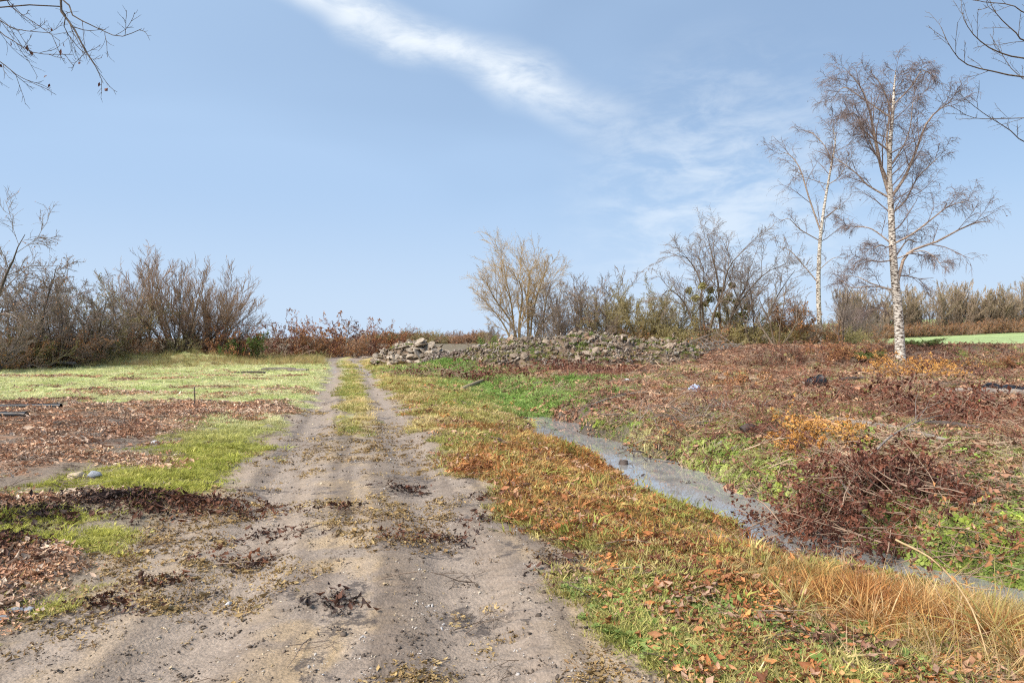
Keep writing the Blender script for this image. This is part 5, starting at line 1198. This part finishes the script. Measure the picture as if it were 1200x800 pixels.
crumple('plastic_scrap', 'black plastic scrap at the right edge by the long grey trunk', 'plastic scrap', 1188, 460, .26, M_black, 3, (1.4, .8, .45))
crumple('plastic_scrap', 'green plastic scrap on top of the small slab heap', 'plastic scrap', 471, 405, .2, M_teal, 5, (1.2, .8, .6))
def on_heap():
    # an orange pot on the rubble's front slope
    x, y = W(578, 34.2), 34.2; z = hz(x, y) + .72
    t = thing('plant_pot', 'orange pot lying on the left slope of the rubble heap', 'pot', (x, y - .4, z), 0); t.rotation_euler = (1.1, .3, 0)
    prof = [(0, 0), (.15, 0), (.20, .26), (.235, .26), (.235, .33), (.205, .33), (.17, .05), (0, .05)]; n = 18
    V = [(a * math.cos(k / n * 6.2832), a * math.sin(k / n * 6.2832), b - .15) for a, b in prof for k in range(n)]
    Q = [(i * n + k, i * n + (k + 1) % n, (i + 1) * n + (k + 1) % n, (i + 1) * n + k) for i in range(len(prof) - 1) for k in range(n)]
    link('body', make_mesh('body', V, Q, None, True, M_terracotta), t)
on_heap()
def board(name, label, px, py, l, w, th, rz, mat, seed, cat='board', lift=0.0, tilt=0.0):
    r = np.random.default_rng(seed); x, y, z = ground_at(px, py); n = 9; V = []
    for i in range(n):
        u = (i / (n - 1) - .5) * l; sag = .03 * l * math.sin(i / (n - 1) * 3.14 * r.uniform(.8, 1.2)) * .5; e = (r.normal(0, .012) if 0 < i < n - 1 else r.normal(0, .03))
        for a, b in ((-1, 0), (1, 0), (1, 1), (-1, 1)): V.append((u + (e if i in (0, n - 1) else 0), a * w * .5 * (1 + r.normal(0, .02)), b * th + sag))
    Q = [(i * 4 + k, i * 4 + (k + 1) % 4, i * 4 + 4 + (k + 1) % 4, i * 4 + 4 + k) for i in range(n - 1) for k in range(4)] + [(3, 2, 1, 0), (n * 4 - 4, n * 4 - 3, n * 4 - 2, n * 4 - 1)]
    return tag(link(name, make_mesh(name, V, Q, None, False, mat), None, (x, y, z + .02 + lift), (0, tilt, rz)), label, cat)
board('board', 'dark weathered board lying in the grass left of the far track', 326, 434, 1.5, .35, .10, .1, M_wood_grey, 1)
board('board', 'short grey board right of the dark board by the far track', 349, 435, .9, .3, .08, -.2, M_wood_grey, 2)
board('board', 'half sunken board nearest the camera in the far left lawn', 294, 438, 1.2, .3, .06, .2, M_wood_dark, 3)
board('board', 'grey board on top of the dumped twigs below the left hedge', 62, 430, 2.0, .45, .10, .15, M_wood_grey, 4, lift=.12)
board('board', 'dark grey board below the left hedge, leftmost of the boards', 22, 431, 1.6, .4, .10, -.1, M_wood_dark, 5)
board('board', 'pale board end sticking out from the dumped twigs', 48, 427, 1.4, .3, .08, .5, M_wood_grey, 6, lift=.2, tilt=.15)
board('board', 'pale board on the ridge at the left end of the rubble heap', 552, 407, 1.5, .25, .06, .35, M_wood_cut, 7, lift=.55, tilt=-.12)
def pipe(label, px, py, l, rad, rz, seed):
    x, y, z = ground_at(px, py); t = thing('pipe', label, 'pipe', (x, y, z + rad * .8), rz); u = np.linspace(-.5, .5, 6); P = np.stack([u * l, .02 * np.sin(u * 5 + seed), 0 * u], 1)[None]
    link('outer_wall', tube_mesh('outer_wall', [(P, np.full((1, 6), rad), 14)], M_black), t); link('inner_wall', tube_mesh('inner_wall', [(P, np.full((1, 6), rad * .86), 14)], M_black), t)
pipe('black pipe lying at the top of the rust leaves, left edge', 34, 479, 1.3, .06, .1, 1)
pipe('short black pipe end at the far left edge of the rust leaves', 10, 489, .7, .06, .0, 2)
def stake():
    x, y, z = ground_at(228, 476); t = thing('stake', 'single thin stake standing at the edge of the rust leaves', 'stake', (x, y, z)); P = np.array([[0, 0, -.1], [.005, 0, .2], [.0, 0, .42], [.01, 0, .47]])[None]
    link('shaft', tube_mesh('shaft', [(P, np.array([[.012, .012, .011, .003]]), 6)], M_wood_dark), t)
stake()
M_tan_stone = mat_noise('tan_stone', (.42, .33, .22), (.52, .42, .29), 9, .9, .4); M_blue_stone = mat_noise('blue_grey_stone', (.24, .25, .28), (.36, .37, .40), 9, .85, .4); M_white_stone = mat_noise('white_stone', (.55, .53, .52), (.66, .63, .60), 9, .85, .3)
for px, py, s_, m, lab in ((92, 560, .12, M_tan_stone, 'flat tan stone in the dark soil left of the track'), (110, 559, .10, M_blue_stone, 'grey stone right of the flat tan stone'), (32, 716, .045, M_blue_stone, 'blue grey stone at the lower left track edge'),
        (16, 720, .05, M_blue_stone, 'flatter grey stone left of the blue grey one'), (4, 728, .05, M_blue_stone, 'dark grey stone at the very left edge of the picture'), (268, 708, .022, M_white_stone, 'small white stone on the track'),
        (182, 520, .07, M_white_stone, 'pale stone in the dark soil beyond the moss'), (630, 407 + 30, .14, M_stone, 'grey stone at the foot of the rubble heap'), (428, 420, .3, M_stone, 'lone grey boulder at the left foot of the slab heap'), (1070, 604 + 160, .03, M_white_stone, 'white pebble among leaves at the lower right'), (734, 447, .14, M_white_stone, 'pale stone on the ground before the rubble heap')):
    x, y, z = ground_at(px, py); o = link('stone', stone_mesh(int(px) + 7, m, .55, 3, .12, True), None, (x, y, z + s_ * .2), (0, 0, px), (s_, s_, s_)); tag(o, lab, 'stone')
